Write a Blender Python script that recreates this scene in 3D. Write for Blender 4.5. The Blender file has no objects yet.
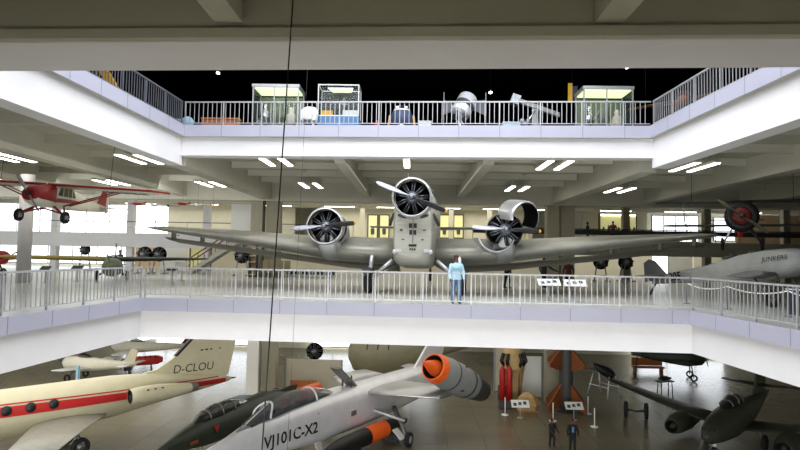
import bpy, math, random
from mathutils import Vector, Matrix
random.seed(11)
C = bpy.context.scene.collection
PI = math.pi
V = Vector

# ------------------------------------------------------------------ materials
def lin(h):
    h = h.lstrip('#')
    o = []
    for i in (0, 2, 4):
        c = int(h[i:i + 2], 16) / 255
        o.append(c / 12.92 if c <= .04045 else ((c + .055) / 1.055) ** 2.4)
    return (*o, 1)

MATS = {}
def mat(name, col, rough=.6, metal=0, var=.0, vscale=3, bump=0, bscale=30, emit=None, estr=0, trans=0, alpha=1, wave=None, spec=None, col2=None):
    m = bpy.data.materials.new(name)
    m.use_nodes = True
    nt = m.node_tree
    b = nt.nodes['Principled BSDF']
    c = lin(col)
    b.inputs['Base Color'].default_value = c
    b.inputs['Roughness'].default_value = rough
    b.inputs['Metallic'].default_value = metal
    if spec is not None:
        b.inputs['Specular IOR Level'].default_value = spec
    tc = nt.nodes.new('ShaderNodeTexCoord')
    if var or col2:
        n = nt.nodes.new('ShaderNodeTexNoise')
        n.inputs['Scale'].default_value = vscale
        n.inputs['Detail'].default_value = 5
        nt.links.new(tc.outputs['Object'], n.inputs['Vector'])
        mx = nt.nodes.new('ShaderNodeMix')
        mx.data_type = 'RGBA'
        mx.inputs[6].default_value = tuple(x * (1 - var) for x in c[:3]) + (1,)
        mx.inputs[7].default_value = lin(col2) if col2 else tuple(min(1, x * (1 + var)) for x in c[:3]) + (1,)
        rp = nt.nodes.new('ShaderNodeMapRange')
        rp.inputs[1].default_value = .35
        rp.inputs[2].default_value = .65
        nt.links.new(n.outputs['Fac'], rp.inputs[0])
        nt.links.new(rp.outputs[0], mx.inputs[0])
        nt.links.new(mx.outputs[2], b.inputs['Base Color'])
    h = None
    if wave:                                    # corrugated or jointed skin: (axis, scale, depth)
        w = nt.nodes.new('ShaderNodeTexWave')
        w.bands_direction = wave[0]
        w.inputs['Scale'].default_value = wave[1]
        nt.links.new(tc.outputs['Object'], w.inputs['Vector'])
        h, d = w.outputs['Fac'], wave[2]
    elif bump:
        n2 = nt.nodes.new('ShaderNodeTexNoise')
        n2.inputs['Scale'].default_value = bscale
        nt.links.new(tc.outputs['Object'], n2.inputs['Vector'])
        h, d = n2.outputs['Fac'], bump
    if h:
        bp = nt.nodes.new('ShaderNodeBump')
        bp.inputs['Strength'].default_value = d
        bp.inputs['Distance'].default_value = .03
        nt.links.new(h, bp.inputs['Height'])
        nt.links.new(bp.outputs[0], b.inputs['Normal'])
    if emit:
        b.inputs['Emission Color'].default_value = lin(emit)
        b.inputs['Emission Strength'].default_value = estr
    if trans:
        b.inputs['Transmission Weight'].default_value = trans
    if alpha < 1:
        b.inputs['Alpha'].default_value = alpha
    MATS[name] = m
    return m

def tile_mat(name, col, size, line, rough, mortar=.012, var=.06, wear=None):
    """Large floor tiles: brick texture with thin joints, faint per-tile difference."""
    m = bpy.data.materials.new(name)
    m.use_nodes = True
    nt = m.node_tree
    b = nt.nodes['Principled BSDF']
    tc = nt.nodes.new('ShaderNodeTexCoord')
    br = nt.nodes.new('ShaderNodeTexBrick')
    br.offset = 0
    br.inputs['Scale'].default_value = 1
    br.inputs['Brick Width'].default_value = size
    br.inputs['Row Height'].default_value = size
    br.inputs['Mortar Size'].default_value = mortar
    c = lin(col)
    br.inputs['Color1'].default_value = tuple(x * (1 - var) for x in c[:3]) + (1,)
    br.inputs['Color2'].default_value = tuple(x * (1 + var) for x in c[:3]) + (1,)
    br.inputs['Mortar'].default_value = lin(line)
    nt.links.new(tc.outputs['Object'], br.inputs['Vector'])
    n = nt.nodes.new('ShaderNodeTexNoise')
    n.inputs['Scale'].default_value = .35
    n.inputs['Detail'].default_value = 6
    nt.links.new(tc.outputs['Object'], n.inputs['Vector'])
    mx = nt.nodes.new('ShaderNodeMix')
    mx.data_type = 'RGBA'
    mx.blend_type = 'MULTIPLY'
    mx.inputs[0].default_value = .35
    nt.links.new(br.outputs['Color'], mx.inputs[6])
    nt.links.new(n.outputs['Fac'], mx.inputs[7])
    nt.links.new(mx.outputs[2], b.inputs['Base Color'])
    b.inputs['Roughness'].default_value = rough
    MATS[name] = m
    return m

# ------------------------------------------------------------------ mesh builder
def frame(d):
    d = d.normalized()
    u = V((0, 0, 1)).cross(d)
    if u.length < 1e-3:
        u = V((1, 0, 0)).cross(d)
    u.normalize()
    return u, d.cross(u)

class MB:
    def __init__(s):
        s.v, s.f, s.m, s.s = [], [], [], []
        s.mi = 0
    def add(s, vs, fs, smooth=False):
        b = len(s.v)
        s.v += [V(p) for p in vs]
        for f in fs:
            s.f.append(tuple(b + i for i in f))
            s.m.append(s.mi)
            s.s.append(smooth)
        return s
    def box(s, c, d, rz=0, M=None):
        x, y, z = d[0] / 2, d[1] / 2, d[2] / 2
        vs = [V((sx * x, sy * y, sz * z)) for sz in (-1, 1) for sx, sy in ((-1, -1), (1, -1), (1, 1), (-1, 1))]
        R = M if M is not None else Matrix.Rotation(rz, 3, 'Z')
        vs = [R @ p + V(c) for p in vs]
        return s.add(vs, [(3, 2, 1, 0), (4, 5, 6, 7), (0, 1, 5, 4), (1, 2, 6, 5), (2, 3, 7, 6), (3, 0, 4, 7)])
    def prism(s, pts, ex):
        n = len(pts)
        ex = V(ex)
        vs = [V(p) for p in pts] + [V(p) + ex for p in pts]
        return s.add(vs, [tuple(range(n))[::-1], tuple(range(n, 2 * n))] + [(i, (i + 1) % n, n + (i + 1) % n, n + i) for i in range(n)])
    def loft(s, secs, caps=True, closed=True, smooth=True):
        n = len(secs[0])
        vs = [p for q in secs for p in q]
        fs = []
        for k in range(len(secs) - 1):
            for i in range(n if closed else n - 1):
                j = (i + 1) % n
                fs.append((k * n + i, k * n + j, (k + 1) * n + j, (k + 1) * n + i))
        s.add(vs, fs, smooth)
        if caps and closed:
            b = len(s.v) - len(vs)
            for q in (tuple(range(n))[::-1], tuple(range((len(secs) - 1) * n, len(secs) * n))):
                s.f.append(tuple(b + i for i in q)); s.m.append(s.mi); s.s.append(False)
        return s
    def tube(s, pts, r, n=8, caps=True):
        pts = [V(p) for p in pts]
        rs = r if isinstance(r, (list, tuple)) else [r] * len(pts)
        secs = []
        u = None
        for i, p in enumerate(pts):
            d = (pts[min(i + 1, len(pts) - 1)] - pts[max(i - 1, 0)])
            if d.length < 1e-9:
                d = V((0, 0, 1))
            d.normalize()
            if u is None:
                u, w = frame(d)
            else:
                u = (u - d * u.dot(d))
                if u.length < 1e-6:
                    u, w = frame(d)
                u.normalize()
                w = d.cross(u)
            secs.append([p + (u * math.cos(a) + w * math.sin(a)) * rs[i] for a in (2 * PI * k / n for k in range(n))])
        return s.loft(secs, caps)
    def lathe(s, prof, o, d, n=24, a0=0, a1=2 * PI, u=None, caps=False):
        o, d = V(o), V(d).normalized()
        if u is None:
            u, w = frame(d)
        else:
            u = (V(u) - d * V(u).dot(d)).normalized(); w = d.cross(u)
        full = abs(a1 - a0 - 2 * PI) < 1e-6
        k = n if full else n + 1
        secs = [[o + d * t + (u * math.cos(a) + w * math.sin(a)) * r for a in (a0 + (a1 - a0) * i / n for i in range(k))] for t, r in prof]
        return s.loft(secs, caps and full, full)
    def sph(s, c, r, nu=14, nv=9):
        c = V(c)
        r = V(r) if hasattr(r, '__len__') else V((r, r, r))
        secs = []
        for j in range(nv + 1):
            t = PI * j / nv
            q = max(math.sin(t), 1e-3)
            secs.append([c + V((r.x * q * math.cos(a), r.y * q * math.sin(a), -r.z * math.cos(t))) for a in (2 * PI * i / nu for i in range(nu))])
        return s.loft(secs)
    def wheel(s, c, axis, r, w, n=20):
        """a tyre: rounded ring about an axis"""
        return s.lathe([(-w * .3, r * .55), (-w / 2, r * .72), (-w * .42, r * .92), (-w * .2, r), (w * .2, r), (w * .42, r * .92), (w / 2, r * .72), (w * .3, r * .55), (-w * .3, r * .55)], c, axis, n)
    def disc(s, c, axis, r, w, n=18):
        return s.lathe([(-w / 2, 0.001), (-w / 2, r), (w / 2, r), (w / 2, 0.001)], c, axis, n)
    def wing(s, secs, aft=(0, 1, 0), up=(0, 0, 1), n=9):
        """secs: (leading edge point, chord, thickness)"""
        aft, up = V(aft).normalized(), V(up).normalized()
        out = []
        for le, ch, th in secs:
            le = V(le)
            ts = [(1 - math.cos(PI * i / n)) / 2 for i in range(n + 1)]
            def yt(t):
                return th * 1.45 * (1.05 * math.sqrt(t) * .97 - .42 * t - .36 * t * t - .25 * t ** 3) + .004
            q = [le + aft * t * ch + up * yt(t) for t in ts] + [le + aft * t * ch - up * yt(t) * .8 for t in ts[::-1][1:-1]]
            out.append(q)
        return s.loft(out)
    def fus(s, st, n=20, o=(0, 0, 0), d=(0, 1, 0)):
        """st: (s along axis, centre z, half width, half height, exponent) - superellipse sections; optional 6th: x"""
        o, d = V(o), V(d).normalized()
        u = V((d.y, -d.x, 0)).normalized()
        secs = []
        for q in st:
            t, zc, hw, hh, e = q[:5]
            xo = q[5] if len(q) > 5 else 0
            sec = []
            for i in range(n):
                a = 2 * PI * i / n
                ca, sa = math.cos(a), math.sin(a)
                sec.append(o + d * t + u * (xo + hw * math.copysign(abs(ca) ** (2 / e), ca)) + V((0, 0, zc + hh * math.copysign(abs(sa) ** (2 / e), sa))))
            secs.append(sec)
        return s.loft(secs)
    def xf(s, M):
        s.v = [M @ p for p in s.v]
        return s
    def build(s, name, mats, parent=None, loc=None, rz=0):
        me = bpy.data.meshes.new(name)
        me.from_pydata([tuple(p) for p in s.v], [], s.f)
        for m in (mats if isinstance(mats, (list, tuple)) else [mats]):
            me.materials.append(MATS[m] if isinstance(m, str) else m)
        me.polygons.foreach_set('material_index', s.m)
        me.polygons.foreach_set('use_smooth', s.s)
        import bmesh
        bm = bmesh.new(); bm.from_mesh(me)
        bmesh.ops.recalc_face_normals(bm, faces=bm.faces)
        bm.to_mesh(me); bm.free()
        o = bpy.data.objects.new(name, me)
        C.objects.link(o)
        if parent:
            o.parent = parent
        if loc is not None:
            o.location = loc
        o.rotation_euler.z = rz
        return o

def tag(o, label, cat, group=None):
    o['label'] = label
    o['category'] = cat
    if group:
        o['group'] = group
    return o
def thing(name, label, cat, loc=(0, 0, 0), rz=0, group=None, M=None):
    o = bpy.data.objects.new(name, None)
    o.empty_display_size = .2
    C.objects.link(o)
    if M is not None:
        o.matrix_world = M
    else:
        o.location = loc
        o.rotation_euler.z = rz
    return tag(o, label, cat, group)
def struct(name, mb, m):
    o = mb.build(name, m)
    o['kind'] = 'structure'
    return o
def kids(o):
    return [x for x in C.objects if x.parent == o]
def dup(o, loc=None, rz=None, label=None, parent=None, M=None):
    ch = kids(o)
    c = o.copy()
    C.objects.link(c)
    if parent:
        c.parent = parent
    if M is not None:
        c.matrix_world = M
    if loc is not None:
        c.location = loc
    if rz is not None:
        c.rotation_euler.z = rz
    if label:
        c['label'] = label
    for k in ch:
        dup(k, parent=c)
    return c

FONT_CACHE = {}
def lettering(parent, text, size, origin, xdir, ydir, m, name='lettering', shear=0, bold=0, bend=None):
    """flat lettering as a mesh, origin at the lower start of the line"""
    cu = bpy.data.curves.new(name, 'FONT')
    cu.body = text
    cu.size = size
    cu.shear = shear
    cu.offset = bold
    cu.resolution_u = 3
    tmp = bpy.data.objects.new(name, cu)
    C.objects.link(tmp)
    dg = bpy.context.evaluated_depsgraph_get()
    me = bpy.data.meshes.new_from_object(tmp.evaluated_get(dg))
    bpy.data.objects.remove(tmp)
    x, y = V(xdir).normalized(), V(ydir).normalized()
    z = x.cross(y)
    for v in me.vertices:
        p = v.co.copy()
        v.co = V(origin) + x * p.x + y * p.y + z * (.004 + (bend(p.x, p.y) if bend else 0))
    me.materials.clear()
    me.materials.append(MATS[m])
    o = bpy.data.objects.new(name, me)
    C.objects.link(o)
    o.parent = parent
    return o

# ------------------------------------------------------------------ camera and plan helpers
F = 600.0
EYE = V((0, 0, 1.8))
CR = Matrix.Rotation(math.radians(1.24), 3, 'Z') @ Matrix.Rotation(PI / 2 + math.radians(2.82), 3, 'X') @ Matrix.Rotation(math.radians(1.0), 3, 'Z')
def ray(px, py):
    return CR @ V(((px - 400) / F, -(py - 225) / F, -1))
def at(px, py, y):
    d = ray(px, py)
    return EYE + d * (y / d.y)
def onz(px, py, z):
    d = ray(px, py)
    return EYE + d * ((z - 1.8) / d.z)
cam = bpy.data.cameras.new('camera')
cam.sensor_width = 36
cam.lens = F * 36 / 800
cam.clip_end = 300
co = bpy.data.objects.new('camera', cam)
co.matrix_world = Matrix.Translation(EYE) @ CR.to_4x4()
C.objects.link(co)
bpy.context.scene.camera = co
# ------------------------------------------------------------------ palette
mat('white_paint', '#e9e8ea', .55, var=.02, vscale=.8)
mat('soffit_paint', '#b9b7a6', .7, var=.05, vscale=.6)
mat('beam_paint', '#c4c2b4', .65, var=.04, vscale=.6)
mat('fascia_metal', '#acacbd', .45, var=.02, vscale=1)
mat('joint', '#7d7f90', .6)
mat('rail_metal', '#b4b5b8', .38, metal=.35, var=.03)
mat('rail_dark', '#6d7078', .45, metal=.3)
tile_mat('upper_floor', '#c2c2bb', 1.2, '#8b8b86', .32)
tile_mat('ground_floor_tile', '#7d7560', 2.1, '#4c4538', .27, mortar=.01)
mat('black_paint', '#060607', .9, spec=.08)
mat('dark_floor', '#101013', .6)
mat('wall_cream', '#c9c5b2', .7, var=.04, vscale=.7)
mat('wall_white', '#eeeeea', .7, var=.02)
mat('wall_tan', '#c3a988', .7, var=.06, vscale=2)
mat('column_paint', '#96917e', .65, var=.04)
mat('window_light', '#ffffff', .5, emit='#f4f9ff', estr=3.2)
mat('window_frame', '#8f9496', .5, metal=.3)
mat('lamp_light', '#ffffff', .5, emit='#fffbee', estr=9)
mat('lamp_body', '#c9c7bb', .6)
mat('case_light', '#ffffff', .5, emit='#eeffc8', estr=1.25)
mat('glass', '#5c6a62', .03, alpha=.09, spec=.6)
mat('dark_glass', '#1c211d', .08, alpha=.72)
mat('canopy_glass', '#565c62', .04, alpha=.5, spec=.7)
mat('wood', '#9a6a3a', .5, var=.18, vscale=6)
mat('orange_wood', '#b06a34', .5, var=.1, vscale=4)
mat('orange', '#f0641e', .45, var=.05)
mat('dull_orange', '#7c431f', .55, var=.12)
mat('red', '#96161c', .4, var=.06)
mat('bright_red', '#b2201f', .45)
mat('dark_red', '#6a1f1c', .6, var=.1)
mat('yellow', '#e8b21e', .45, var=.05)
mat('cream', '#c8c2a6', .5, var=.04, vscale=1.5)
mat('cream_white', '#e6e2d2', .5, var=.03)
mat('tan', '#b89a6a', .6, var=.1, vscale=3)
mat('silver', '#c3c4c6', .33, metal=.75, var=.06, vscale=1.3)
mat('bright_silver', '#e2e4ea', .3, metal=.3, var=.05, vscale=1.5)
mat('corrugated', '#a09f95', .42, metal=.62, var=.07, vscale=.9, wave=('X', 5.2, .35))
mat('corrugated_side', '#a5a49a', .42, metal=.62, var=.06, vscale=.9, wave=('Z', 5.2, .3))
mat('dull_metal', '#7c7d7a', .45, metal=.6, var=.12, vscale=4)
mat('grey_paint', '#8d9090', .5, var=.07, vscale=2)
mat('dark_grey', '#3b3d3f', .55, var=.1, vscale=4)
mat('black', '#121214', .5, var=.1)
mat('rubber', '#17181a', .75)
mat('engine_dark', '#1b1c20', .42, metal=.5, var=.25, vscale=9)
mat('engine_metal', '#8c8f97', .35, metal=.75, var=.2, vscale=9)
mat('prop_grey', '#a2a3b0', .35, metal=.3)  # pale copy of the blade colour; light caught by one blade is painted in
mat('prop_black', '#1a1b1e', .4)
mat('olive', '#4c4f3c', .6, var=.12, vscale=2, col2='#3f4234')
mat('olive_grey', '#5a5a4c', .5, var=.12, vscale=1.5)
mat('pale_green', '#7f8a74', .55, var=.08)
mat('dark_green', '#2b3329', .5, var=.15, vscale=3)
mat('white', '#f0f0ee', .5)
mat('panel_white', '#dfe2e0', .5)
mat('blue_panel', '#4f7aa8', .5)
mat('blue_dark', '#2b3a5c', .5, var=.1)
mat('foil', '#c7c9cf', .25, metal=.9, bump=.6, bscale=12)
mat('gold_foil', '#a8803a', .3, metal=.8, bump=.6, bscale=14)
mat('yellow_glow', '#ddd8a0', .6, emit='#ece6a4', estr=.3)
mat('text_black', '#131313', .6)
mat('text_grey', '#55585e', .6)
mat('skin', '#6e4736', .6)
mat('cable', '#26262a', .5, metal=.4)

# ------------------------------------------------------------------ heights and edges of the hall
ZG = -8.6                       # ground floor
Z2 = 7.4                        # top gallery deck
L1L, L1R = V((-10.09, 22.47, 0)), V((9.76, 21.38, 0))
L1l, L1r = V((-11.55, 1.0, 0)), V((10.95, 1.0, 0))
L2L, L2R = V((-10.32, 26.4, 0)), V((10.02, 25.4, 0))
L2l, L2r = V((-10.6, 12.9, 0)), V((10.35, 11.75, 0))
XW, YN, YF = 50, -7, 66

def slab(name, quads, z0, z1, m):
    for q in quads:
        b = MB().prism([V((p[0], p[1], z0)) for p in q], (0, 0, z1 - z0))
        struct(name, b, m)
def around(A, B, a, b):         # four quads about an opening: far, start side, end side, near
    return [[(-XW, YF), (XW, YF), (XW, B.y), (B.x, B.y), (A.x, A.y), (-XW, A.y)],
            [(-XW, A.y), (A.x, A.y), (a.x, a.y), (-XW, a.y)],
            [(XW, B.y), (B.x, B.y), (b.x, b.y), (XW, b.y)],
            [(-XW, a.y), (a.x, a.y), (b.x, b.y), (XW, b.y), (XW, YN), (-XW, YN)]]

struct('floor', MB().box((0, (YN + YF) / 2, ZG - .15), (2 * XW, YF - YN, .3)), 'ground_floor_tile')
slab('floor', around(L1L, L1R, L1l, L1r), -.32, 0, 'upper_floor')
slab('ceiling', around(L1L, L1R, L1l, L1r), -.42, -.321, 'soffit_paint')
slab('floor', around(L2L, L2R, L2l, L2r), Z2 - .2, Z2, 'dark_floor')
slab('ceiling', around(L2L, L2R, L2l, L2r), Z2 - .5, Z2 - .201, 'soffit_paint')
ZR = 12.4
slab('ceiling', around(L2L, L2R, L2l, L2r), ZR, ZR + .3, 'black_paint')

# outer walls: pale below the top gallery, black around it
for nm, c, d in (('wall_far', (0, YF + .2), (2 * XW, .4)), ('wall_near', (0, YN - .2), (2 * XW, .4)), ('wall_left', (-XW - .2, (YN + YF) / 2), (.4, YF - YN)), ('wall_right', (XW + .2, (YN + YF) / 2), (.4, YF - YN))):
    struct(nm, MB().box((c[0], c[1], (ZG + Z2) / 2 - .2), (d[0], d[1], Z2 - ZG - .4)), 'wall_cream')
    struct(nm, MB().box((c[0], c[1], (Z2 + ZR) / 2), (d[0], d[1], ZR - Z2)), 'black_paint')

# edge strips (lavender metal) and white downstand beams behind them
def edge(A, B, z0, z1, zb, out, bw=.7, setb=.16, t=.08, panel=1.75, lip=True):
    """strip along A-B between z0 and z1 facing `out` (unit, into the void); beam below down to zb"""
    d = (B - A); L = d.length; u = d / L
    o = V(out)
    s = MB()
    s.prism([A + V((0, 0, z0)), B + V((0, 0, z0)), B + o * t + V((0, 0, z0)), A + o * t + V((0, 0, z0))], (0, 0, z1 - z0))
    s.mi = 1
    k = 1
    while k * panel < L:        # panel joints
        p = A + u * k * panel + o * (t + .001)
        s.prism([p + u * -.012 + V((0, 0, z0)), p + u * .012 + V((0, 0, z0)), p + u * .012 + o * .003 + V((0, 0, z0)), p - u * .012 + o * .003 + V((0, 0, z0))], (0, 0, z1 - z0))
        k += 1
    struct('trim_1', s, ['fascia_metal', 'joint'])
    A, B = A - u * .3, B + u * .3
    b = MB().prism([A - o * setb + V((0, 0, zb)), B - o * setb + V((0, 0, zb)), B - o * (setb + bw) + V((0, 0, zb)), A - o * (setb + bw) + V((0, 0, zb))], (0, 0, z0 - zb + .02 if z1 > 1 else z0 - zb))
    struct('beam', b, 'white_paint')
def nrm(A, B, toward):
    d = (B - A).normalized()
    n = V((-d.y, d.x, 0))
    return n if (V(toward) - A).dot(n) > 0 else -n
MID = V((0, 17, 0))
edge(L1L, L1R, -.46, .02, -1.5, nrm(L1L, L1R, MID))
edge(L1L, L1l, -.46, .02, -1.5, nrm(L1L, L1l, MID))
edge(L1R, L1r, -.46, .02, -1.5, nrm(L1R, L1r, MID))
edge(L1l, L1r, -.46, .02, -1.5, nrm(L1l, L1r, MID))
edge(L2L, L2R, Z2 - .5, Z2 + .02, 6.08, nrm(L2L, L2R, MID))
edge(L2L, L2l, Z2 - .5, Z2 + .02, 5.66, nrm(L2L, L2l, MID))
edge(L2R, L2r, Z2 - .5, Z2 + .02, 5.66, nrm(L2R, L2r, MID))
# the near beam over the photographer, broad and low
struct('beam', MB().prism([L2l + V((-1, 0, 5.66)), L2r + V((1, 0, 5.66)), L2r + V((1, -1.55, 5.66)), L2l + V((-1, -1.75, 5.66))], (0, 0, 1.22)), 'white_paint')
struct('beam', MB().prism([L2l + V((-1.2, -1.75, 5.68)), L2r + V((1.2, -1.55, 5.68)), L2r + V((1.2, -1.6, 5.68)), L2l + V((-1.2, -1.8, 5.68))], (0, 0, 1.2)), 'soffit_paint')  # thin panel on the inner face; its shade is put into the darker colour
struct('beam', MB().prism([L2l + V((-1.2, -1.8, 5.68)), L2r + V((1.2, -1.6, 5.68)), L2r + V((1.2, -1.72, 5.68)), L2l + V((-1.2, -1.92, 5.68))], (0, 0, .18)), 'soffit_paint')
edge(L2l, L2r, Z2 - .5, Z2 + .02, Z2 - .52, nrm(L2l, L2r, MID))

# girders and joists under the top gallery
ZS = Z2 - .5
for x, zb, w in ((-23.7, 5.8, .6), (-16.9, 5.8, .6), (-10.75, 5.66, .75), (-3.4, 5.95, .5), (3.4, 5.95, .5), (10.45, 5.66, .75), (16.9, 5.8, .6), (23.7, 5.8, .6)):
    side = abs(x) > 9
    segs = [(26.9, 43.4)] if side and abs(x) < 12 else ([(11.0, 43.4)] if side else [(27.2, 43.4)])
    if not side:
        segs.append((YN + .2, 10.6))
    elif abs(x) > 12:
        segs.append((YN + .2, 11.0))
    for y0, y1 in segs:
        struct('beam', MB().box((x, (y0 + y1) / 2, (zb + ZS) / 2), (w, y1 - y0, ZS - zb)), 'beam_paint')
for y in (30.3, 33.6, 36.9, 40.2):
    for x0, x1 in ((-3.15, 3.15), (-10.3, -3.65), (3.65, 10.0), (-16.6, -11.1), (-23.4, -17.2), (10.9, 16.6), (17.2, 23.4)):
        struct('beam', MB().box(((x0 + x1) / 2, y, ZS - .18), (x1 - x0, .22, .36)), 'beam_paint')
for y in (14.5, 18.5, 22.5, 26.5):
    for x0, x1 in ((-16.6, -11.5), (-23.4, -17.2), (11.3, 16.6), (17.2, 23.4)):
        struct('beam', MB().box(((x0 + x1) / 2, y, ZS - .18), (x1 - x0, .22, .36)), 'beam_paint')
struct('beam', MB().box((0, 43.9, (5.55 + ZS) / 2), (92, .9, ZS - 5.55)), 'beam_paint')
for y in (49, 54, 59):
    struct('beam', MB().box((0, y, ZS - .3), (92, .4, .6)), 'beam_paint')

# columns: square at the rear of the void, slim along the back gallery
for x in (-10.9, 10.6):
    for z0, z1 in ((ZG, -.43), (0, 5.54)):
        for dx, w in ((-.5, .85), (.62, 1.0)):
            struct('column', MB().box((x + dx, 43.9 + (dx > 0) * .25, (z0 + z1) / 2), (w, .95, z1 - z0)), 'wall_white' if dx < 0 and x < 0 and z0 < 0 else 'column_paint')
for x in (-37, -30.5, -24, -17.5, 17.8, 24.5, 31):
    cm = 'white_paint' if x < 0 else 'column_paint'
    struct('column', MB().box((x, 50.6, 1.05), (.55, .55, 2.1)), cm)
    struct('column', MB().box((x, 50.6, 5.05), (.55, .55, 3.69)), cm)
struct('column', MB().lathe([(0, .34), (5.66, .34)], (-20.3, 31, 0), (0, 0, 1), 20, caps=True), 'white_paint')

# middle balcony at the back
struct('floor', MB().box((-27, 55.5, 3.1), (45, 11, .2)), 'upper_floor')
struct('floor', MB().box((0, 57.3, 3.1), (9, 7.4, .2)), 'upper_floor')
struct('floor', MB().box((24, 55.5, 3.1), (39, 11, .2)), 'upper_floor')
struct('floor', MB().box((0, 55, 2.95), (9, 3, .12)), 'upper_floor')
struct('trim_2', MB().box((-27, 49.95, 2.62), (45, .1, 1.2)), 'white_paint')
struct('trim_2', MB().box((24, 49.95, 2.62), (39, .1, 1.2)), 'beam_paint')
struct('trim_2', MB().box((0, 53.4, 2.7), (9, .1, .9)), 'beam_paint')

# windows: bright daylight panes in frames
wn = [0]
def window(c, w, h, nx, ny, axis='x'):
    wn[0] += 1
    fr = MB(); pn = MB()
    X, Y = (V((1, 0, 0)), V((0, 1, 0))) if axis == 'x' else (V((0, 1, 0)), V((1, 0, 0)))
    c = V(c)
    M = Matrix((X, Y, V((0, 0, 1)))).transposed()
    for i in range(nx + 1):
        fr.box(c + X * (-w / 2 + w * i / nx), (.1, .16, h), M=M)
    for j in range(ny + 1):
        fr.box(c + V((0, 0, -h / 2 + h * j / ny)), (w, .14, .1), M=M)
    o = struct('window_%d' % wn[0], fr, 'window_frame')
    pn.box(c, (w, .04, h), M=M).build('pane', 'window_light', o)
window((-37.5, 63.5, 4.95), 25, 3.3, 10, 1)
window((-39, 61.5, 1.25), 23, 1.9, 9, 1)
struct('wall_left', MB().box((-49, 62.2, 1.0), (.3, 6, 2)), 'wall_white')
window((26.2, 60.5, 4.85), 4.6, 2.6, 4, 1)
window((34, 62, 4.95), 6.5, 2.4, 3, 1)
window((24.6, 61.5, 1.5), 2.6, 2.9, 1, 1)
window((-49.6, 35, -5.2), 40, 5.2, 12, 2, 'y')
window((-24, 64.6, -5.9), 14, 4.6, 6, 2)
window((-4, 64.6, -5.9), 13, 4.6, 6, 2)
window((28.5, 64.6, -6.1), 9, 4.4, 3, 2)
window((-49.6, 30, 3), 44, 4.4, 12, 1, 'y')

window((-6, -6.85, -4.6), 50, 6, 14, 2)  # unseen window added behind the camera to carry the fill light there
# glazed roof over the void
wn[0] += 1
fr = MB()
for k in range(9):
    fr.box((-10 + 2.5 * k, 19, 12.5), (.12, 14.4, .2))
for k in range(5):
    fr.box((0, 12.2 + 3.4 * k, 12.52), (20.4, .12, .18))
o = struct('window_%d' % wn[0], fr, 'window_frame')
MB().box((0, 19, 12.62), (20.4, 14.4, .04)).build('pane', 'window_light', o)
# walls and coloured panels at the back of the hall
def panel(name, c, d, m):
    return struct(name, MB().box(c, d), m)
panel('wall_back', (2, 60.5, 4.95), (20, .3, 3.5), 'wall_cream')
panel('wall_back', (-2, 61.2, 1.3), (42, .3, 2.6), 'wall_cream')
panel('wall_back', (-18.5, 60.8, 4.95), (13, .3, 3.5), 'wall_cream')
panel('wall_back', (-24.5, 58.5, 1.1), (5.4, .3, 2.2), 'wall_tan')
panel('wall_back', (19.5, 59.5, 1.3), (8, .3, 2.6), 'wall_cream')
panel('wall_back', (20.2, 60.6, 4.95), (6.4, .3, 3.5), 'wall_cream')
panel('wall_back', (34, 58.4, 1.3), (14, .3, 2.6), 'wall_cream')
panel('wall_back', (34, 55.5, 4.6), (9, .3, 2.7), 'wall_tan')

# ------------------------------------------------------------------ fluorescent lamps in pairs along the girders
lamp_proto = None
def lamp(x, y, z, L=2.9):
    global lamp_proto
    lab = 'white fluorescent strip lamp fixed under the gallery ceiling'
    if lamp_proto is None:
        t = thing('ceiling_lamp', lab, 'lamp', (x, y, z), 0, 'fluorescent strip lamps under the gallery ceiling')
        MB().box((0, 0, .09), (.36, L, .12)).build('housing', 'lamp_body', t)
        MB().box((0, 0, .015), (.26, L - .06, .03)).build('tube', 'lamp_light', t)
        for s in (-.7, .7):
            MB().tube([(0, s, .15), (0, s, ZS - 6.2 - .01)], .02).build('hanger', 'lamp_body', t)
        lamp_proto = t
        return t
    return dup(lamp_proto, (x, y, z))
for x in (-20, -13.4, -6.75, 6.75, 13.4):
    for y in (28.9, 39.2):
        for dx in (-.45, .45):
            lamp(x + dx, y, 6.2)
for x in (-26.6,):
    for dx in (-.4, .4):
        lamp(x + dx, 39.2, 6.2)
lamp(-.35, 28.9, 6.2)
lamp(.0, 39.2, 6.2)
for x in (-32, -26, -20, -13, -7, -2, 3, 8, 13, 19, 25, 31):
    for y in (51.6, 56.5):
        l = lamp(x, y, 6.2)
        l.rotation_euler.z = PI / 2
        l['label'] = 'white fluorescent strip lamp above the back balcony'
        l['group'] = 'fluorescent lamps above the back balcony'
# narrow lighting conduit along each lamp row
for x in (-20, -13.4, -6.75, 6.75, 13.4):
    o = MB().box((x, 35, 6.84), (.12, 15.4, .12)).build('hanging_conduit', 'beam_paint')
    tag(o, 'thin pale conduit running between lamp pairs under the gallery ceiling', 'conduit', 'lighting conduits under the gallery ceiling')
for x in (-6.75, 0, 6.75):
    o = MB().box((x, 9.6, 6.82), (.14, 1.6, .16)).build('hanging_conduit', 'beam_paint')
    tag(o, 'short pale conduit end above the broad near beam', 'conduit', 'conduit ends above the near beam')

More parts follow.
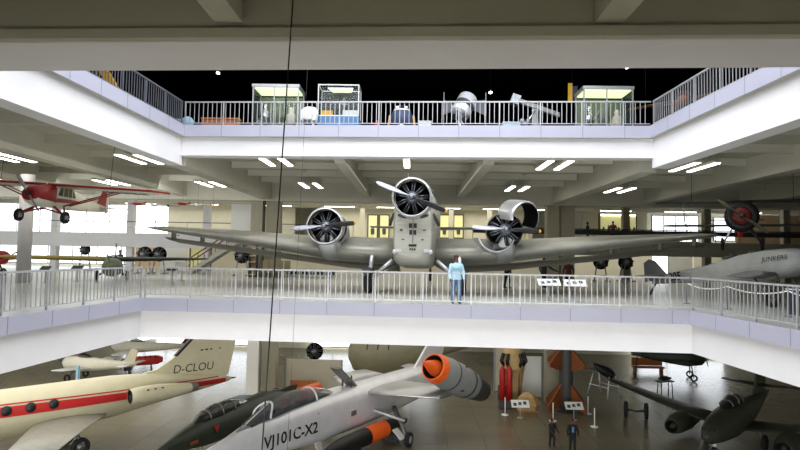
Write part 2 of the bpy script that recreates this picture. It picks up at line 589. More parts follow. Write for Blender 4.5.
# ------------------------------------------------------------------ railings
def railing(name, label, A, B, z, h, sp, m='rail_metal', main=1.75, group=None, inset=.12, o=None):
    A, B = A + o * -inset, B + o * -inset
    d = B - A; L = d.length; u = d / L
    ang = math.atan2(d.y, d.x)
    t = thing(name, label, 'railing', (A.x, A.y, z), ang, group)
    MB().box((L / 2, 0, h - .03), (L + .06, .075, .055)).build('handrail', m, t)
    MB().box((L / 2, 0, .12), (L, .03, .035)).build('bottom_bar', m, t)
    n = int(L / sp)
    proto = None
    pm = None
    mains = [min(k * main, L) for k in range(int(L / main) + 1)]
    for k in mains:
        if pm is None:
            pm = MB().box((0, 0, h / 2 - .02), (.05, .055, h - .04)).build('post', m, t)
            pm.location.x = k
        else:
            c = pm.copy(); C.objects.link(c); c.parent = t; c.location.x = k
    bars = [i * L / n for i in range(1, n)]
    bars = [x for x in bars if min(abs(x - k) for k in mains) > .05][:100]
    for x in bars:
        if proto is None:
            proto = MB().box((0, 0, (h + .1) / 2 - .02), (.026, .026, h - .2)).build('baluster', m, t)
            proto.location.x = x
        else:
            c = proto.copy(); C.objects.link(c); c.parent = t; c.location.x = x
    return t
nF, nL, nR = nrm(L1L, L1R, MID), nrm(L1L, L1l, MID), nrm(L1R, L1r, MID)
cut = lambda A, a, L: A + (a - A).normalized() * L
railing('balcony_railing', 'grey metal railing along the far edge of the aeroplane gallery, in front of the trimotor', L1L, L1R, .02, 1.16, .195, o=nF)
railing('balcony_railing', 'grey metal railing on the side edge of the aeroplane gallery below the hanging red plane', L1L, cut(L1L, L1l, 17.5), .02, 1.16, .195, o=nL)
railing('balcony_railing', 'grey metal railing on the side edge of the aeroplane gallery beside the lettered corrugated monoplane', L1R, cut(L1R, L1r, 17.0), .02, 1.16, .195, o=nR)
mF, mL, mR = nrm(L2L, L2R, MID), nrm(L2L, L2l, MID), nrm(L2R, L2r, MID)
railing('balcony_railing', 'grey railing along the far edge of the top gallery before the dark space exhibits', L2L, L2R, Z2 + .02, 1.1, .205, o=mF)
railing('balcony_railing', 'dark grey railing on the top gallery side edge beside the yellow lifting arm', L2L, cut(L2L, L2l, 13), Z2 + .02, 1.1, .2, 'rail_dark', o=mL)
railing('balcony_railing', 'grey railing on the top gallery side edge below the hanging glider', L2R, cut(L2R, L2r, 13), Z2 + .02, 1.1, .2, o=mR)
t = thing('balcony_railing', 'thin railing of the middle balcony at the back beyond the hanging red plane', 'railing', (-49, 50.1, 3.2))
MB().box((22, 0, .98), (44, .06, .07)).build('handrail', 'rail_dark', t)
MB().box((22, 0, .5), (44, .03, .03)).build('bottom_bar', 'rail_metal', t)
for k in range(23):
    MB().box((k * 2, 0, .48), (.05, .05, .96)).build('post', 'rail_metal', t)
t = thing('balcony_railing', 'dark railing of the middle balcony at the back beside the visitors', 'railing', (5, 50.1, 3.2))
MB().box((19, 0, .98), (38, .06, .08)).build('handrail', 'dark_grey', t)
MB().box((19, 0, .72), (38, .03, .4)).build('infill_panel', 'dark_grey', t)
for k in range(20):
    MB().box((k * 2, 0, .48), (.05, .06, .96)).build('post', 'dark_grey', t)

# ------------------------------------------------------------------ light
def area(name, loc, sx, sy, power, col=(1, 1, 1), rot=(0, 0, 0)):
    l = bpy.data.lights.new(name, 'AREA')
    l.shape = 'RECTANGLE'; l.size = sx; l.size_y = sy
    l.energy = power; l.color = col
    o = bpy.data.objects.new(name, l)
    o.location = loc; o.rotation_euler = rot
    C.objects.link(o)
    return o
area('skylight', (0, 19, 12.2), 19, 12, 1900, (.97, .98, 1))
# unseen fill added to brighten the ground floor; ceiling lighting of the near upper floor
area('ground_lamps', (-24, 30, -1.7), 20, 30, 3200, (1, .97, .9))
area('ground_lamps', (0, 40, -1.7), 16, 24, 1000, (1, .95, .85))
area('back_lamps', (0, 56, 6.1), 20, 7, 900, (1, .95, .82))
area('back_lamps', (-24, 56, 6.1), 22, 8, 700, (1, .96, .86))
area('under_balcony_lamps', (0, 56.5, 2.6), 60, 6, 1300, (1, .95, .84))  # fill added to brighten the dark zone under the balcony, no lamps there
area('near_daylight', (-6, -6.5, -4.6), 50, 6, 5200, (1, .99, .96), (math.radians(90), 0, 0))  # fill light added behind the camera for beam faces and aircraft fronts
area('gallery_lamps', (0, 34, 6.1), 18, 12, 380, (1, .98, .93))
area('gallery_lamps', (-22, 32, 6.1), 20, 20, 420, (1, .98, .93))
area('window_glow', (-24, 38, 4.5), 24, 4, 500, (1, 1, 1), (math.radians(70), 0, 0))  # fill light added to brighten the balcony front, not from a window
area('near_lamps', (0, 4, 6.7), 20, 8, 40, (1, .97, .9))
w = bpy.data.worlds.new('world')
bpy.context.scene.world = w
w.use_nodes = True
w.node_tree.nodes['Background'].inputs[0].default_value = (.8, .9, 1, 1)
w.node_tree.nodes['Background'].inputs[1].default_value = .4
sc = bpy.context.scene
sc.view_settings.view_transform = 'Standard'
sc.view_settings.look = 'None'
sc.view_settings.exposure = 0
sc.view_settings.gamma = 1
# ------------------------------------------------------------------ aero-engine and propeller parts
def radial(parent, c, R, n=9, depth=.5, spin=0, name='engine'):
    """bare radial engine facing -Y: crankcase part with cylinders as sub-parts"""
    c = V(c)
    e = MB().lathe([(-.32, .02), (-.32, R * .14), (-.12, R * .3), (.0, R * .34), (depth, R * .34), (depth, .02)], c, (0, 1, 0), 18)
    e.mi = 1
    e.disc(c + V((0, depth * .8, 0)), (0, 1, 0), R * .93, .03, 28)
    o = e.build(name, ['engine_metal', 'black_paint'], parent)
    proto = None
    for k in range(n):
        a = spin + 2 * PI * k / n
        d = V((math.sin(a), 0, math.cos(a)))
        if proto is None or True:
            q = MB()
            r0, r1 = R * .32, R * .9
            prof = [(0, R * .1), (R * .06, R * .1)]
            t = R * .1
            while t < (r1 - r0) * .8:
                prof += [(t, R * .15), (t + .025, R * .15), (t + .026, R * .115), (t + .045, R * .115)]
                t += .05
            prof += [((r1 - r0) * .85, R * .14), (r1 - r0, R * .1), (r1 - r0, .004)]
            q.lathe(prof, c + d * r0 + V((0, .12, 0)), d, 10)
            q.mi = 1
            s = V((d.z, 0, -d.x))
            for sd in (-1, 1):       # push rods
                q.tube([c + d * R * .25 + s * sd * R * .04 + V((0, -.03, 0)), c + d * R * .84 + s * sd * R * .1 + V((0, .02, 0))], R * .018, 6)
            q.build('cylinder', ['engine_dark', 'engine_metal'], o)
    return o
def propeller(parent, c, R, ang, cols, hubmat='engine_metal', tip=True, nb=2, width=.26, spinner=None, name='propeller'):
    c = V(c)
    h = MB()
    if spinner:
        h.lathe([(-spinner[1], .004), (-spinner[1] * .8, spinner[0] * .4), (-spinner[1] * .45, spinner[0] * .78), (0, spinner[0])], c, (0, 1, 0), 20)
    else:
        h.lathe([(-.16, .004), (-.16, .06), (-.08, .1), (.06, .13), (.08, .004)], c, (0, 1, 0), 14)
    o = h.build(name, hubmat, parent)
    for k in range(nb):
        a = ang + 2 * PI * k / nb
        d = V((math.cos(a), 0, math.sin(a))); s = V((-math.sin(a), 0, math.cos(a)))
        secs = []
        R0 = .1
        prof = [(0, .28), (.12, .34), (.3, .8), (.5, 1), (.72, .95), (.88, .78), (.93, .66), (.97, .5), (1, .12)]
        for t, w in prof:
            r = R0 + (R - R0) * t
            tw = .95 - .6 * t
            u = s * math.cos(tw) + V((0, -1, 0)) * math.sin(tw)
            v = u.cross(d)
            hw, th = width * w / 2, (.05 - .036 * t)
            secs.append([c + d * r + u * hw * math.cos(q) + v * th * math.sin(q) for q in (2 * PI * i / 10 for i in range(10))])
        m = MB()
        if tip and cols[k % len(cols)] == 'prop_black':
            m.loft(secs[:7]); m.mi = 1; m.loft(secs[6:])
            m.build('blade', [cols[k % len(cols)], 'yellow'], o)
        else:
            m.loft(secs).build('blade', cols[k % len(cols)], o)
    return o
def ring_cowl(parent, c, R, L, m='silver', inner='black', tilt=None, name='cowling', a0=0, a1=2 * PI, u=(0, 0, 1), n=32):
    q = MB()
    q.lathe([(L, R * .97), (L * .6, R), (L * .2, R), (.06, R * .97), (0, R * .92), (.015, R * .88)], (0, 0, 0), (0, 1, 0), n, a0, a1, u)
    q.mi = 1
    q.lathe([(.015, R * .88), (.1, R * .87), (L * .96, R * .93), (L, R * .97)], (0, 0, 0), (0, 1, 0), n, a0, a1, u)
    M = Matrix.Translation(V(c)) @ (tilt.to_4x4() if tilt else Matrix.Identity(4))
    q.xf(M)
    return q.build(name, [m, inner], parent)

# ------------------------------------------------------------------ trimotor
ju = thing('trimotor_airliner', 'large silver corrugated three-engined airliner with spread wings, nose towards the railing', 'aeroplane', (.12, 27.3, 0), math.radians(-4.5))
f = MB()
f.fus([(-1.55, 2.75, .78, 1.0, 4), (-1.45, 2.7, .86, 1.2, 5), (-1.0, 2.75, .9, 1.42, 6), (0, 2.85, .92, 1.62, 6), (1.2, 2.95, .92, 1.8, 5.5), (3, 2.95, .92, 1.8, 5.5), (7, 3.0, .9, 1.6, 5.5), (11, 3.1, .7, 1.2, 5), (14.5, 3.25, .35, .75, 4), (16, 3.3, .12, .5, 3)], 32)
fu = f.build('fuselage', 'corrugated_side', ju)
q = MB()
q.lathe([(0, .62), (.25, .8), (1.4, .93), (2.4, .7)], (0, -1.7, 4.02), (0, 1, 0), 24)
q.build('nose_fairing', 'silver', ju)
# vents, steps and fittings on the nose front
for zz, w, hh in ((3.05, .34, .2), (2.76, .3, .2), (2.2, .34, .1)):
    MB().box((0, -1.56, zz), (w, .05, hh)).build('air_vent', 'black', fu)
for sx in (-.1, 0, .1):
    MB().box((sx, -1.57, 2.04), (.06, .05, .08)).build('nose_fitting', 'black', fu)
for sx in (-1, 1):
    MB().box((sx * .5, -1.55, 2.86), (.12, .06, .05)).build('nose_fitting', 'dark_grey', fu)
    MB().box((sx * .42, -1.56, 2.45), (.1, .05, .05)).build('nose_fitting', 'dark_grey', fu)
    MB().tube([(sx * .3, -1.62, 3.42), (sx * .62, -1.5, 3.5), (sx * .86, -1.3, 3.55), (sx * 1.0, -1.05, 3.3), (sx * 1.08, -.8, 3.12)], .075, 8).build('exhaust_pipe', 'dark_grey', ju)
    g = MB().box((sx * .62, -1.5, 1.98), (.26, .2, .14)); g.sph((sx * .78, -1.5, 1.92), .11)
    g.build('wing_root_fitting', 'silver', ju)
MB().box((0, -1.57, 2.9), (.05, .05, 1.2)).build('seam_strip', 'dull_metal', fu)
# cockpit hood, fin, tailplane
q = MB().fus([(-.3, 4.3, .7, .3, 4), (.5, 4.55, .78, .45, 4), (1.5, 4.7, .7, .4, 4), (2.4, 4.72, .5, .15, 4)], 20)
q.build('cockpit_hood', 'dark_glass', ju)
MB().prism([(-.06, 12.6, 3.8), (-.06, 15.9, 3.7), (-.06, 16.3, 5.4), (-.06, 14.6, 5.5)], (.12, 0, 0)).build('tail_fin', 'corrugated_side', ju)
for sx in (-1, 1):
    MB().wing([((sx * .3, 13.0, 3.6), 2.4, .22), ((sx * 4.2, 13.9, 3.7), 1.3, .1)]).build('tailplane', 'corrugated', ju)
# wings: smooth blunt centre section, long tapered outer panels, separate trailing flap
for sx in (-1, 1):
    wc = MB().wing([((sx * .85, -.05, 1.86), 5.6, 1.3), ((sx * 3.0, .1, 1.93), 5.4, 1.18), ((sx * 4.2, .3, 1.98), 5.2, 1.08)], n=14)
    wc.build('centre_wing', 'corrugated', ju)
    wo = MB().wing([((sx * 4.2, .32, 1.98), 5.1, 1.06), ((sx * 9, 1.55, 2.5), 3.9, .68), ((sx * 13.8, 2.75, 2.95), 2.7, .26), ((sx * 14.5, 3.1, 3.0), 2.1, .12), ((sx * 14.75, 3.9, 3.02), 1.0, .04)], n=14)
    w_ = wo.build('outer_wing', 'corrugated', ju)
    fl = MB().wing([((sx * 1.3, 5.7, 1.2), 1.15, .2), ((sx * 4.3, 5.5, 1.38), 1.1, .18), ((sx * 9, 5.45, 1.9), .95, .15), ((sx * 14.1, 5.35, 2.5), .7, .11), ((sx * 14.7, 5.45, 2.57), .4, .05)], aft=(0, 1, -.38))
    fl.build('wing_flap', 'corrugated', ju)
    for x in (2.5, 5, 7.5, 10, 12.5, 14.2):
        t_ = (x - 1.3) / 13.4
        MB().box((sx * x, 5.5, 1.5 + 1.2 * t_), (.06, .5, .45)).build('flap_bracket', 'dull_metal', w_)
    for x in (5.2, 6.6, 8, 9.6, 11.2, 12.6):   # small dark seams under the leading edge
        t_ = (x - 4.2) / 10
        MB().box((sx * x, .75 + 2.4 * t_, 1.68 + 1.1 * t_), (.04, .12, .05)).build('wing_fitting', 'dark_grey', w_)
# undercarriage
for sx in (-1, 1):
    c = V((sx * 2.15, .25, .6))
    l = MB().tube([(sx * 1.98, .1, 1.75), (sx * 2.12, .2, .7)], .1, 10); l.build('oleo_leg', 'silver', ju)
    MB().tube([(sx * 1.0, -.25, 1.55), (sx * 2.02, .1, .7)], .085, 10).build('brace_strut', 'silver', ju)
    MB().tube([(sx * .9, .9, 1.35), (sx * 2.0, .4, .68)], .06, 8).build('brace_strut', 'silver', ju)
    wl = MB().wheel(c, (1, 0, 0), .6, .36, 26).build('main_wheel', 'rubber', ju)
    MB().disc(c, (1, 0, 0), .34, .3).build('wheel_hub', 'dull_metal', wl)
    ft = MB().fus([(-.75, .98, .1, .05, 2), (-.4, 1.16, .26, .14, 2), (.3, 1.2, .26, .16, 2), (.9, .9, .1, .06, 2)], 14)
    ft.xf(Matrix.Translation((c.x, c.y, -.12))); ft.build('wheel_spat', 'dark_grey', wl)
MB().wheel((0, 14.6, .35), (1, 0, 0), .35, .2).build('tail_wheel', 'rubber', ju)
MB().tube([(0, 14.5, .5), (0, 14.3, 2.6)], .08).build('tail_strut', 'dull_metal', ju)
# nose engine
ring_cowl(ju, (0, -2.42, 4.2), .86, .75)
radial(ju, (0, -2.2, 4.2), .8, spin=.1)
propeller(ju, (0, -2.55, 4.2), 1.62, math.radians(-22) + PI, ['prop_grey', 'prop_black'], tip=True)
# engine on the nearer-to-window wing: closed deep cowling
def nacelle(x):
    n = MB().lathe([(.0, .8), (.5, .82), (1.2, .72), (2.4, .5), (3.6, .12)], (0, 0, 0), (0, 1, -.12), 24)
    n.xf(Matrix.Translation((x, .15, 2.95)))
    n.build('engine_nacelle', 'silver', ju)
    MB().fus([(-.75, 2.42, .3, .22, 3), (-.2, 2.2, .5, .4, 3), (.8, 1.95, .55, .5, 3), (2.6, 1.8, .3, .3, 3)], 18).xf(Matrix.Translation((x, .3, 0))).build('nacelle_fairing', 'silver', ju)
nacelle(-4.0); nacelle(4.0)
ring_cowl(ju, (-4.0, -.95, 3.02), .86, 1.2, tilt=Matrix.Rotation(math.radians(6), 3, 'Z'))
radial(ju, (-4.0, -.68, 3.02), .8, spin=.3)
propeller(ju, (-4.0, -1.05, 3.02), 1.45, math.radians(6) + PI, ['prop_grey', 'prop_black'])
# engine with its cowling halves swung open
radial(ju, (4.0, -.6, 2.98), .8, spin=.2)
MB().lathe([(0, .82), (.25, .84), (.5, .8)], (4.0, -.1, 2.98), (0, 1, 0), 28).build('firewall_ring', 'silver', ju)
propeller(ju, (4.0, -1.0, 2.98), 1.5, math.radians(-3) + PI, ['prop_grey', 'prop_black'])
ring_cowl(ju, (4.85, -.95, 3.46), .76, 1.1, inner='black_paint', name='open_cowling', tilt=Matrix.Rotation(math.radians(32), 3, 'Z') @ Matrix.Rotation(math.radians(8), 3, 'X'), a0=math.radians(-100), a1=math.radians(125))
ring_cowl(ju, (3.62, -.72, 2.82), .9, .95, name='open_cowling', tilt=Matrix.Rotation(math.radians(10), 3, 'Z'), a0=math.radians(110), a1=math.radians(255))
MB().tube([(-.35, -.2, 4.7), (-.35, -.2, 5.5)], .025).build('aerial_mast', 'bright_silver', ju)

# ------------------------------------------------------------------ people
def person(name, label, loc, rz, h, top, legs, hair, hat=None, arms=((.3, 0), (.3, 0)), lean=0, vox=.012, skin='skin', face=True, shoe='dark_grey', turn=0, stride=.06):
    """arms: per side (outward splay, forward reach of the hand); the figure faces -Y in its own frame"""
    k = h / 1.75
    t = thing(name, label, 'person', loc, rz)
    b = MB()
    L = lambda *p: V(p) * k
    # trunk, neck, head
    b.fus([(z * k, 0, w * k, d * k, 2.4) for z, w, d in ((.86, .15, .1), (.95, .16, .11), (1.1, .135, .1), (1.28, .17, .115), (1.4, .16, .1), (1.46, .07, .07), (1.52, .058, .06), (1.55, .05, .055))], 18, d=(0, 0.0001, 1)) if False else None
    secs = []
    for z, w, d in ((.84, .13, .1), (.92, .165, .115), (1.0, .155, .11), (1.12, .135, .1), (1.28, .17, .115), (1.39, .165, .1), (1.44, .09, .07), (1.48, .056, .056), (1.56, .055, .058)):
        secs.append([L(w * math.cos(a), d * math.sin(a) - lean * (z - .9), z) for a in (2 * PI * i / 16 for i in range(16))])
    b.loft(secs)
    hc = V((0, -.01 - lean * .75, 1.635))
    TR = Matrix.Rotation(turn, 3, 'Z')
    def H(x, y, z):
        return (hc + TR @ V((x, y, z))) * k
    b.sph(H(0, .005, .02), V((.076, .095, .105)) * k, 16, 12)
    b.sph(H(0, -.03, -.05), V((.055, .06, .06)) * k, 12, 8)
    b.tube([H(0, -.088, .02), H(0, -.112, -.015), H(0, -.092, -.025)], [.01 * k, .016 * k, .014 * k], 6)
    for s in (-1, 1):
        b.sph(H(s * .078, .01, 0), V((.012, .025, .033)) * k, 8, 6)
    hands = []
    for s, (sp, fw) in zip((-1, 1), arms):
        sh = L(s * .185, -lean * .48, 1.375)
        el = sh + L(s * (.05 + sp * .25), -.03 - fw * .25, -.28)
        wr = el + L(s * (-.02 + sp * .1), -.06 - fw * .7, -.25 + fw * .22)
        d = (wr - el).normalized()
        b.tube([sh + L(-s * .05, 0, .0), sh, (sh + el) / 2, el, (el + wr) / 2, wr], [.05 * k, .056 * k, .047 * k, .04 * k, .036 * k, .026 * k], 10)
        side = V((0, -1, 0))
        side = (side - d * side.dot(d)).normalized()
        nr = d.cross(side)
        b.tube([wr, wr + d * .04 * k, wr + d * .085 * k], [.026 * k, .036 * k, .032 * k], 8)
        for i, ln in enumerate((.065, .075, .07, .055)):
            p0 = wr + d * .07 * k + side * (.03 - .02 * i) * k
            p1 = p0 + (d * .6 * ln + nr * -s * .012) * k
            p2 = p1 + (d * .38 * ln + nr * -s * .024) * k
            b.tube([p0, p1, p2], [.0095 * k, .009 * k, .0075 * k], 6)
        p0 = wr + d * .025 * k + side * .025 * k
        b.tube([p0, p0 + (side * .03 + d * .03) * k, p0 + (side * .032 + d * .062) * k], [.0115 * k, .0105 * k, .008 * k], 6)
        hands.append((sh, el, wr, d))
    feet = []
    for s in (-1, 1):
        hp = L(s * .085, 0, .9)
        kn = L(s * .1, -.02 - s * stride, .48)
        an = L(s * .11, .02 - s * stride * 1.3, .085)
        b.tube([hp, (hp + kn) / 2, kn, (kn * .55 + an * .45), an], [.085 * k, .074 * k, .056 * k, .052 * k, .038 * k], 12)
        b.tube([an + L(0, .04, -.045), an + L(0, -.06, -.05), an + L(0, -.15, -.06)], [.034 * k, .036 * k, .024 * k], 8)
        feet.append((hp, kn, an))
    bo = b.build('body', skin, t)
    rm = bo.modifiers.new('remesh', 'REMESH'); rm.mode = 'VOXEL'; rm.voxel_size = vox; rm.use_smooth_shade = True
    # trousers
    tr = MB()
    for hp, kn, an in feet:
        tr.tube([hp + L(0, 0, .06), (hp + kn) / 2, kn, (kn + an) / 2, an + L(0, 0, -.035)], [.105 * k, .093 * k, .076 * k, .07 * k, .066 * k], 14)
    tr.loft([[L(w * math.cos(a), d * math.sin(a) - lean * (z - .9), z) for a in (2 * PI * i / 16 for i in range(16))] for z, w, d in ((.83, .12, .1), (.88, .185, .13), (.97, .175, .128), (1.03, .16, .12))])
    to = tr.build('trousers', legs, t)
    rm = to.modifiers.new('remesh', 'REMESH'); rm.mode = 'VOXEL'; rm.voxel_size = vox * 1.2; rm.use_smooth_shade = True
    # jacket or shirt
    j = MB()
    j.loft([[L(w * math.cos(a), d * math.sin(a) - lean * (z - .9), z) for a in (2 * PI * i / 18 for i in range(18))] for z, w, d in ((.86, .2, .15), (.95, .195, .145), (1.1, .172, .132), (1.28, .2, .145), (1.38, .19, .13), (1.43, .12, .095), (1.47, .078, .078))])
    for (sh, el, wr, d) in hands:
        j.tube([sh + L(0, 0, .0), (sh + el) / 2, el, (el + wr) / 2, wr - d * .01], [.075 * k, .066 * k, .056 * k, .05 * k, .043 * k], 12)
        j.sph(sh, .072 * k, 10, 8)
    jo = j.build('jacket', top, t)
    rm = jo.modifiers.new('remesh', 'REMESH'); rm.mode = 'VOXEL'; rm.voxel_size = vox * 1.2; rm.use_smooth_shade = True
    # hair or cap
    g = MB()
    if hat:
        g.sph(H(0, .01, .055), V((.088, .105, .078)) * k, 16, 10)
        g.tube([H(-.05, -.08, .045), H(0, -.155, .03), H(.05, -.08, .045)], .018 * k, 8)
        g.build('cap', hat, t)
        g = MB()
        g.sph(H(0, .03, -.01), V((.083, .08, .075)) * k, 14, 8).build('hair', hair, t)
    else:
        g.sph(H(0, .018, .04), V((.086, .1, .095)) * k, 16, 10)
        g.sph(H(0, .05, -.02), V((.078, .07, .08)) * k, 14, 8)
        g.build('hair', hair, t)
    if face:
        for s in (-1, 1):
            MB().sph(H(s * .032, -.082, .012), .012 * k, 8, 6).build('eye', 'black', t)
        MB().box(H(0, -.088, -.055), (.04 * k, .012 * k, .008 * k)).build('mouth', 'dark_red', t)
    for hp, kn, an in feet:
        MB().tube([an + L(0, .07, -.05), an + L(0, .02, -.045), an + L(0, -.07, -.05), an + L(0, -.17, -.058), an + L(0, -.19, -.062)], [.028 * k, .042 * k, .045 * k, .034 * k, .014 * k], 10).build('shoe', shoe, t)
    return t
mat('denim', '#5d7a9e', .8, var=.1, vscale=12)
mat('light_blue', '#a9cfe0', .75, var=.05, vscale=8)
mat('navy', '#1c2028', .8, var=.1)
mat('dark_cloth', '#1a1a1d', .85)
mat('maroon', '#4a1f1f', .8)
mat('hair_dark', '#1d1613', .7)
mat('green_cloth', '#1f3a3a', .8)
person('person', 'person in pale blue jacket, jeans and maroon cap leaning by the gallery railing', (1.66, 22.72, 0), math.radians(8), 1.82, 'light_blue', 'denim', 'hair_dark', 'maroon', arms=((.12, .15), (.1, .1)), vox=.01, turn=.3)
person('person', 'visitor in black standing under the trimotor wing, seen above the gallery railing', (5.4, 34.4, 0), .9, 1.72, 'dark_cloth', 'navy', 'hair_dark', face=False, vox=.014)
person('person', 'visitor in dark clothes below the wing, standing behind the two tilted information panels', (7.75, 35.6, 0), 2.4, 1.74, 'navy', 'dark_cloth', 'hair_dark', face=False, vox=.014, arms=((.9, .6), (.4, .2)))
person('person', 'visitor in a brownish dark coat below the wing beside a dark-clothed companion', (9.3, 36, 0), 2.9, 1.66, 'maroon', 'dark_cloth', 'hair_dark', face=False, vox=.014)
person('person', 'visitor in dark green walking beside the green monoplane at the gallery rear', (-20.4, 41.5, 0), 1.2, 1.78, 'green_cloth', 'dark_cloth', 'hair_dark', face=False, vox=.014, stride=.12)
g0 = onz(552, 447, ZG); g1 = onz(572.5, 452, ZG)
person('person', 'shorter visitor in navy standing on the ground floor beside another visitor', (g0.x, g0.y, ZG), .4, 1.55, 'navy', 'dark_cloth', 'hair_dark', face=False, vox=.012, arms=((.1, .5), (.1, .3)), turn=.5)
person('person', 'taller visitor in black jacket over blue shirt on the ground floor', (g1.x, g1.y, ZG), -.1, 1.76, 'dark_cloth', 'navy', 'hair_dark', face=True, vox=.012, arms=((.15, .1), (.15, .15)))
sh = MB().box((0, -.15, 1.22), (.11, .02, .3)); o = C.objects[-1]
o = [x for x in C.objects if x.get('label', '').startswith('taller visitor')][0]
sh.build('shirt_front', 'blue_panel', o)
person('person', 'visitor in dark red on the middle balcony before the yellow lit display', (17.3, 52.2, 3.2), 2.6, 1.8, 'dark_red', 'dark_cloth', 'hair_dark', face=False, vox=.018)
person('person', 'visitor in black on the middle balcony behind the trimotor wing', (15.4, 53.2, 3.2), 1.6, 1.75, 'dark_cloth', 'dark_cloth', 'hair_dark', face=False, vox=.018)
# ------------------------------------------------------------------ hanging high-wing tourer (red and cream)
mat('straw', '#b7a85a', .6, var=.08)
Mx = Matrix.Translation((-16.4, 27, 4.6)) @ Matrix.Rotation(math.radians(1.5), 4, 'Z') @ Matrix.Rotation(math.radians(2.8), 4, 'Y')
pl = thing('hanging_aeroplane', 'red and cream high-wing light aeroplane hanging from the gallery ceiling', 'aeroplane', M=Mx)
f = MB().fus([(-1.9, -.52, .26, .26, 2.5), (-1.7, -.52, .36, .36, 2.6), (-1.1, -.55, .42, .44, 3), (-.5, -.42, .42, .56, 4), (.4, -.38, .42, .58, 4), (1.3, -.5, .38, .48, 4), (3, -.62, .24, .3, 3), (4.7, -.66, .06, .16, 2.5)], 22)
fo = f.build('fuselage', 'cream_white', pl)
MB().fus([(-1.93, -.5, .27, .25, 2.5), (-1.68, -.48, .375, .36, 2.6), (-1.1, -.47, .435, .42, 3), (-.55, -.4, .435, .5, 4), (-.3, -.3, .3, .3, 4)], 22).build('engine_cover', 'red', pl)
for s in (-1, 1):
    MB().prism([(s * .43, -.6, -.72), (s * .43, .6, -.66), (s * .40, 1.5, -.62), (s * .37, 1.6, -.5), (s * .43, .5, -.5), (s * .43, -.5, -.52)], (s * .012, 0, 0)).build('side_stripe', 'red', fo)
    w = MB().prism([(s * .43, -.42, -.4), (s * .43, 1.0, -.4), (s * .43, .8, -.03), (s * .43, -.2, .05)], (s * .014, 0, 0))
    wo = w.build('side_window', 'dark_glass', fo)
    for y in (-.05, .35, .7):
        MB().box((s * .445, y, -.2), (.02, .035, .4)).build('window_bar', 'cream_white', wo)
    MB().tube([(s * .4, .1, -.85), (s * 2.7, .25, -.02)], .035, 6).build('wing_strut', 'red', pl)
    MB().tube([(s * .4, .6, -.8), (s * 2.7, .75, .0)], .03, 6).build('wing_strut', 'red', pl)
    q = MB().wing([((s * .05, -.62, .06), 1.6, .2), ((s * 4.6, -.58, .06), 1.55, .18), ((s * 5.0, -.45, .06), 1.25, .12), ((s * 5.2, -.1, .06), .6, .05)])
    wg = q.build('wing', 'cream_white', pl)
    MB().tube([(s * .05, -.63, .07), (s * 4.6, -.6, .07), (s * 5.0, -.46, .06), (s * 5.22, -.05, .06), (s * 5.12, .5, .06)], [.06, .055, .05, .04, .03], 10).build('leading_edge', 'red', wg)
    for k in range(5):
        MB().box((s * (2.3 + .42 * k), .3, -.045), (.26, .5, .02)).build('registration_mark', 'dark_grey', wg)
    MB().tube([(s * .38, -.6, -.92), (s * 1.0, -.8, -1.3)], [.06, .05], 8).build('undercarriage_leg', 'red', pl)
    MB().tube([(s * .38, .2, -.9), (s * 1.0, -.75, -1.3)], .035, 8).build('undercarriage_leg', 'dark_red', pl)
    wh = MB().wheel((s * 1.03, -.8, -1.38), (1, 0, 0), .28, .2).build('main_wheel', 'rubber', pl)
    MB().disc((s * 1.03, -.8, -1.38), (1, 0, 0), .1, .22).build('wheel_hub', 'grey_paint', wh)
    MB().wing([((s * .03, 4.0, -.6), .8, .06), ((s * 1.4, 4.15, -.6), .5, .04)]).build('tailplane', 'cream_white', pl)
MB().tube([(-.9, -.78, -1.22), (0, -.7, -1.02), (.9, -.78, -1.22)], .04, 8).build('axle', 'red', pl)
MB().prism([(-.03, 3.9, -.5), (-.03, 4.8, -.6), (-.03, 4.9, .2), (-.03, 4.5, .35)], (.06, 0, 0)).build('tail_fin', 'red', pl)
MB().prism([(-.025, 4.82, -.9), (-.025, 5.15, -.8), (-.025, 5.15, .1), (-.025, 4.9, .2)], (.05, 0, 0)).build('rudder', 'cream_white', pl)
MB().prism([(-.36, -.66, -.08), (.36, -.66, -.08), (.3, -.4, .12), (-.3, -.4, .12)], (0, .1, 0)).build('windscreen', 'dark_glass', pl)
propeller(pl, (0, -1.95, -.45), .95, math.radians(125), ['grey_paint'], tip=False, width=.16, hubmat='black')
for x, y in ((-2.5, 0), (2.5, 0)):
    MB().tube([(x, y, .15), (x, y + .1, 2.2)], .012, 5).build('suspension_wire', 'cable', pl)

# ------------------------------------------------------------------ green low-wing monoplane and red sports plane on the gallery floor
pl = thing('green_aeroplane', 'grey-green aeroplane with one straw-coloured and one dark wing standing behind the gallery side railing', 'aeroplane', (-17.6, 35, 0), math.radians(25))
MB().fus([(-2.3, .8, .24, .24, 2.2), (-2.0, .8, .46, .44, 2.2), (-1.2, .78, .54, .52, 2.4), (0, .78, .54, .54, 2.6), (2, .85, .36, .4, 2.4), (5.2, 1.1, .08, .2, 2)], 22).build('fuselage', 'pale_green', pl)
MB().wing([((-.1, -.7, 1.22), 1.9, .3), ((-5.4, -.3, 1.3), 1.3, .2), ((-5.8, .1, 1.32), .5, .06)]).build('wing', 'straw', pl)
MB().wing([((.1, -.7, 1.22), 1.9, .3), ((5.0, -.3, 1.3), 1.1, .12), ((5.4, .1, 1.32), .5, .05)]).build('wing', 'dark_green', pl)
MB().fus([(-.6, 1.25, .3, .1, 2), (0, 1.3, .34, .2, 2), (.9, 1.25, .3, .1, 2)], 16).build('canopy', 'dark_glass', pl)
MB().prism([(-.04, 4.4, 1.3), (-.04, 5.3, 1.2), (-.04, 5.4, 2.1), (-.04, 5.0, 2.2)], (.08, 0, 0)).build('tail_fin', 'dark_green', pl)
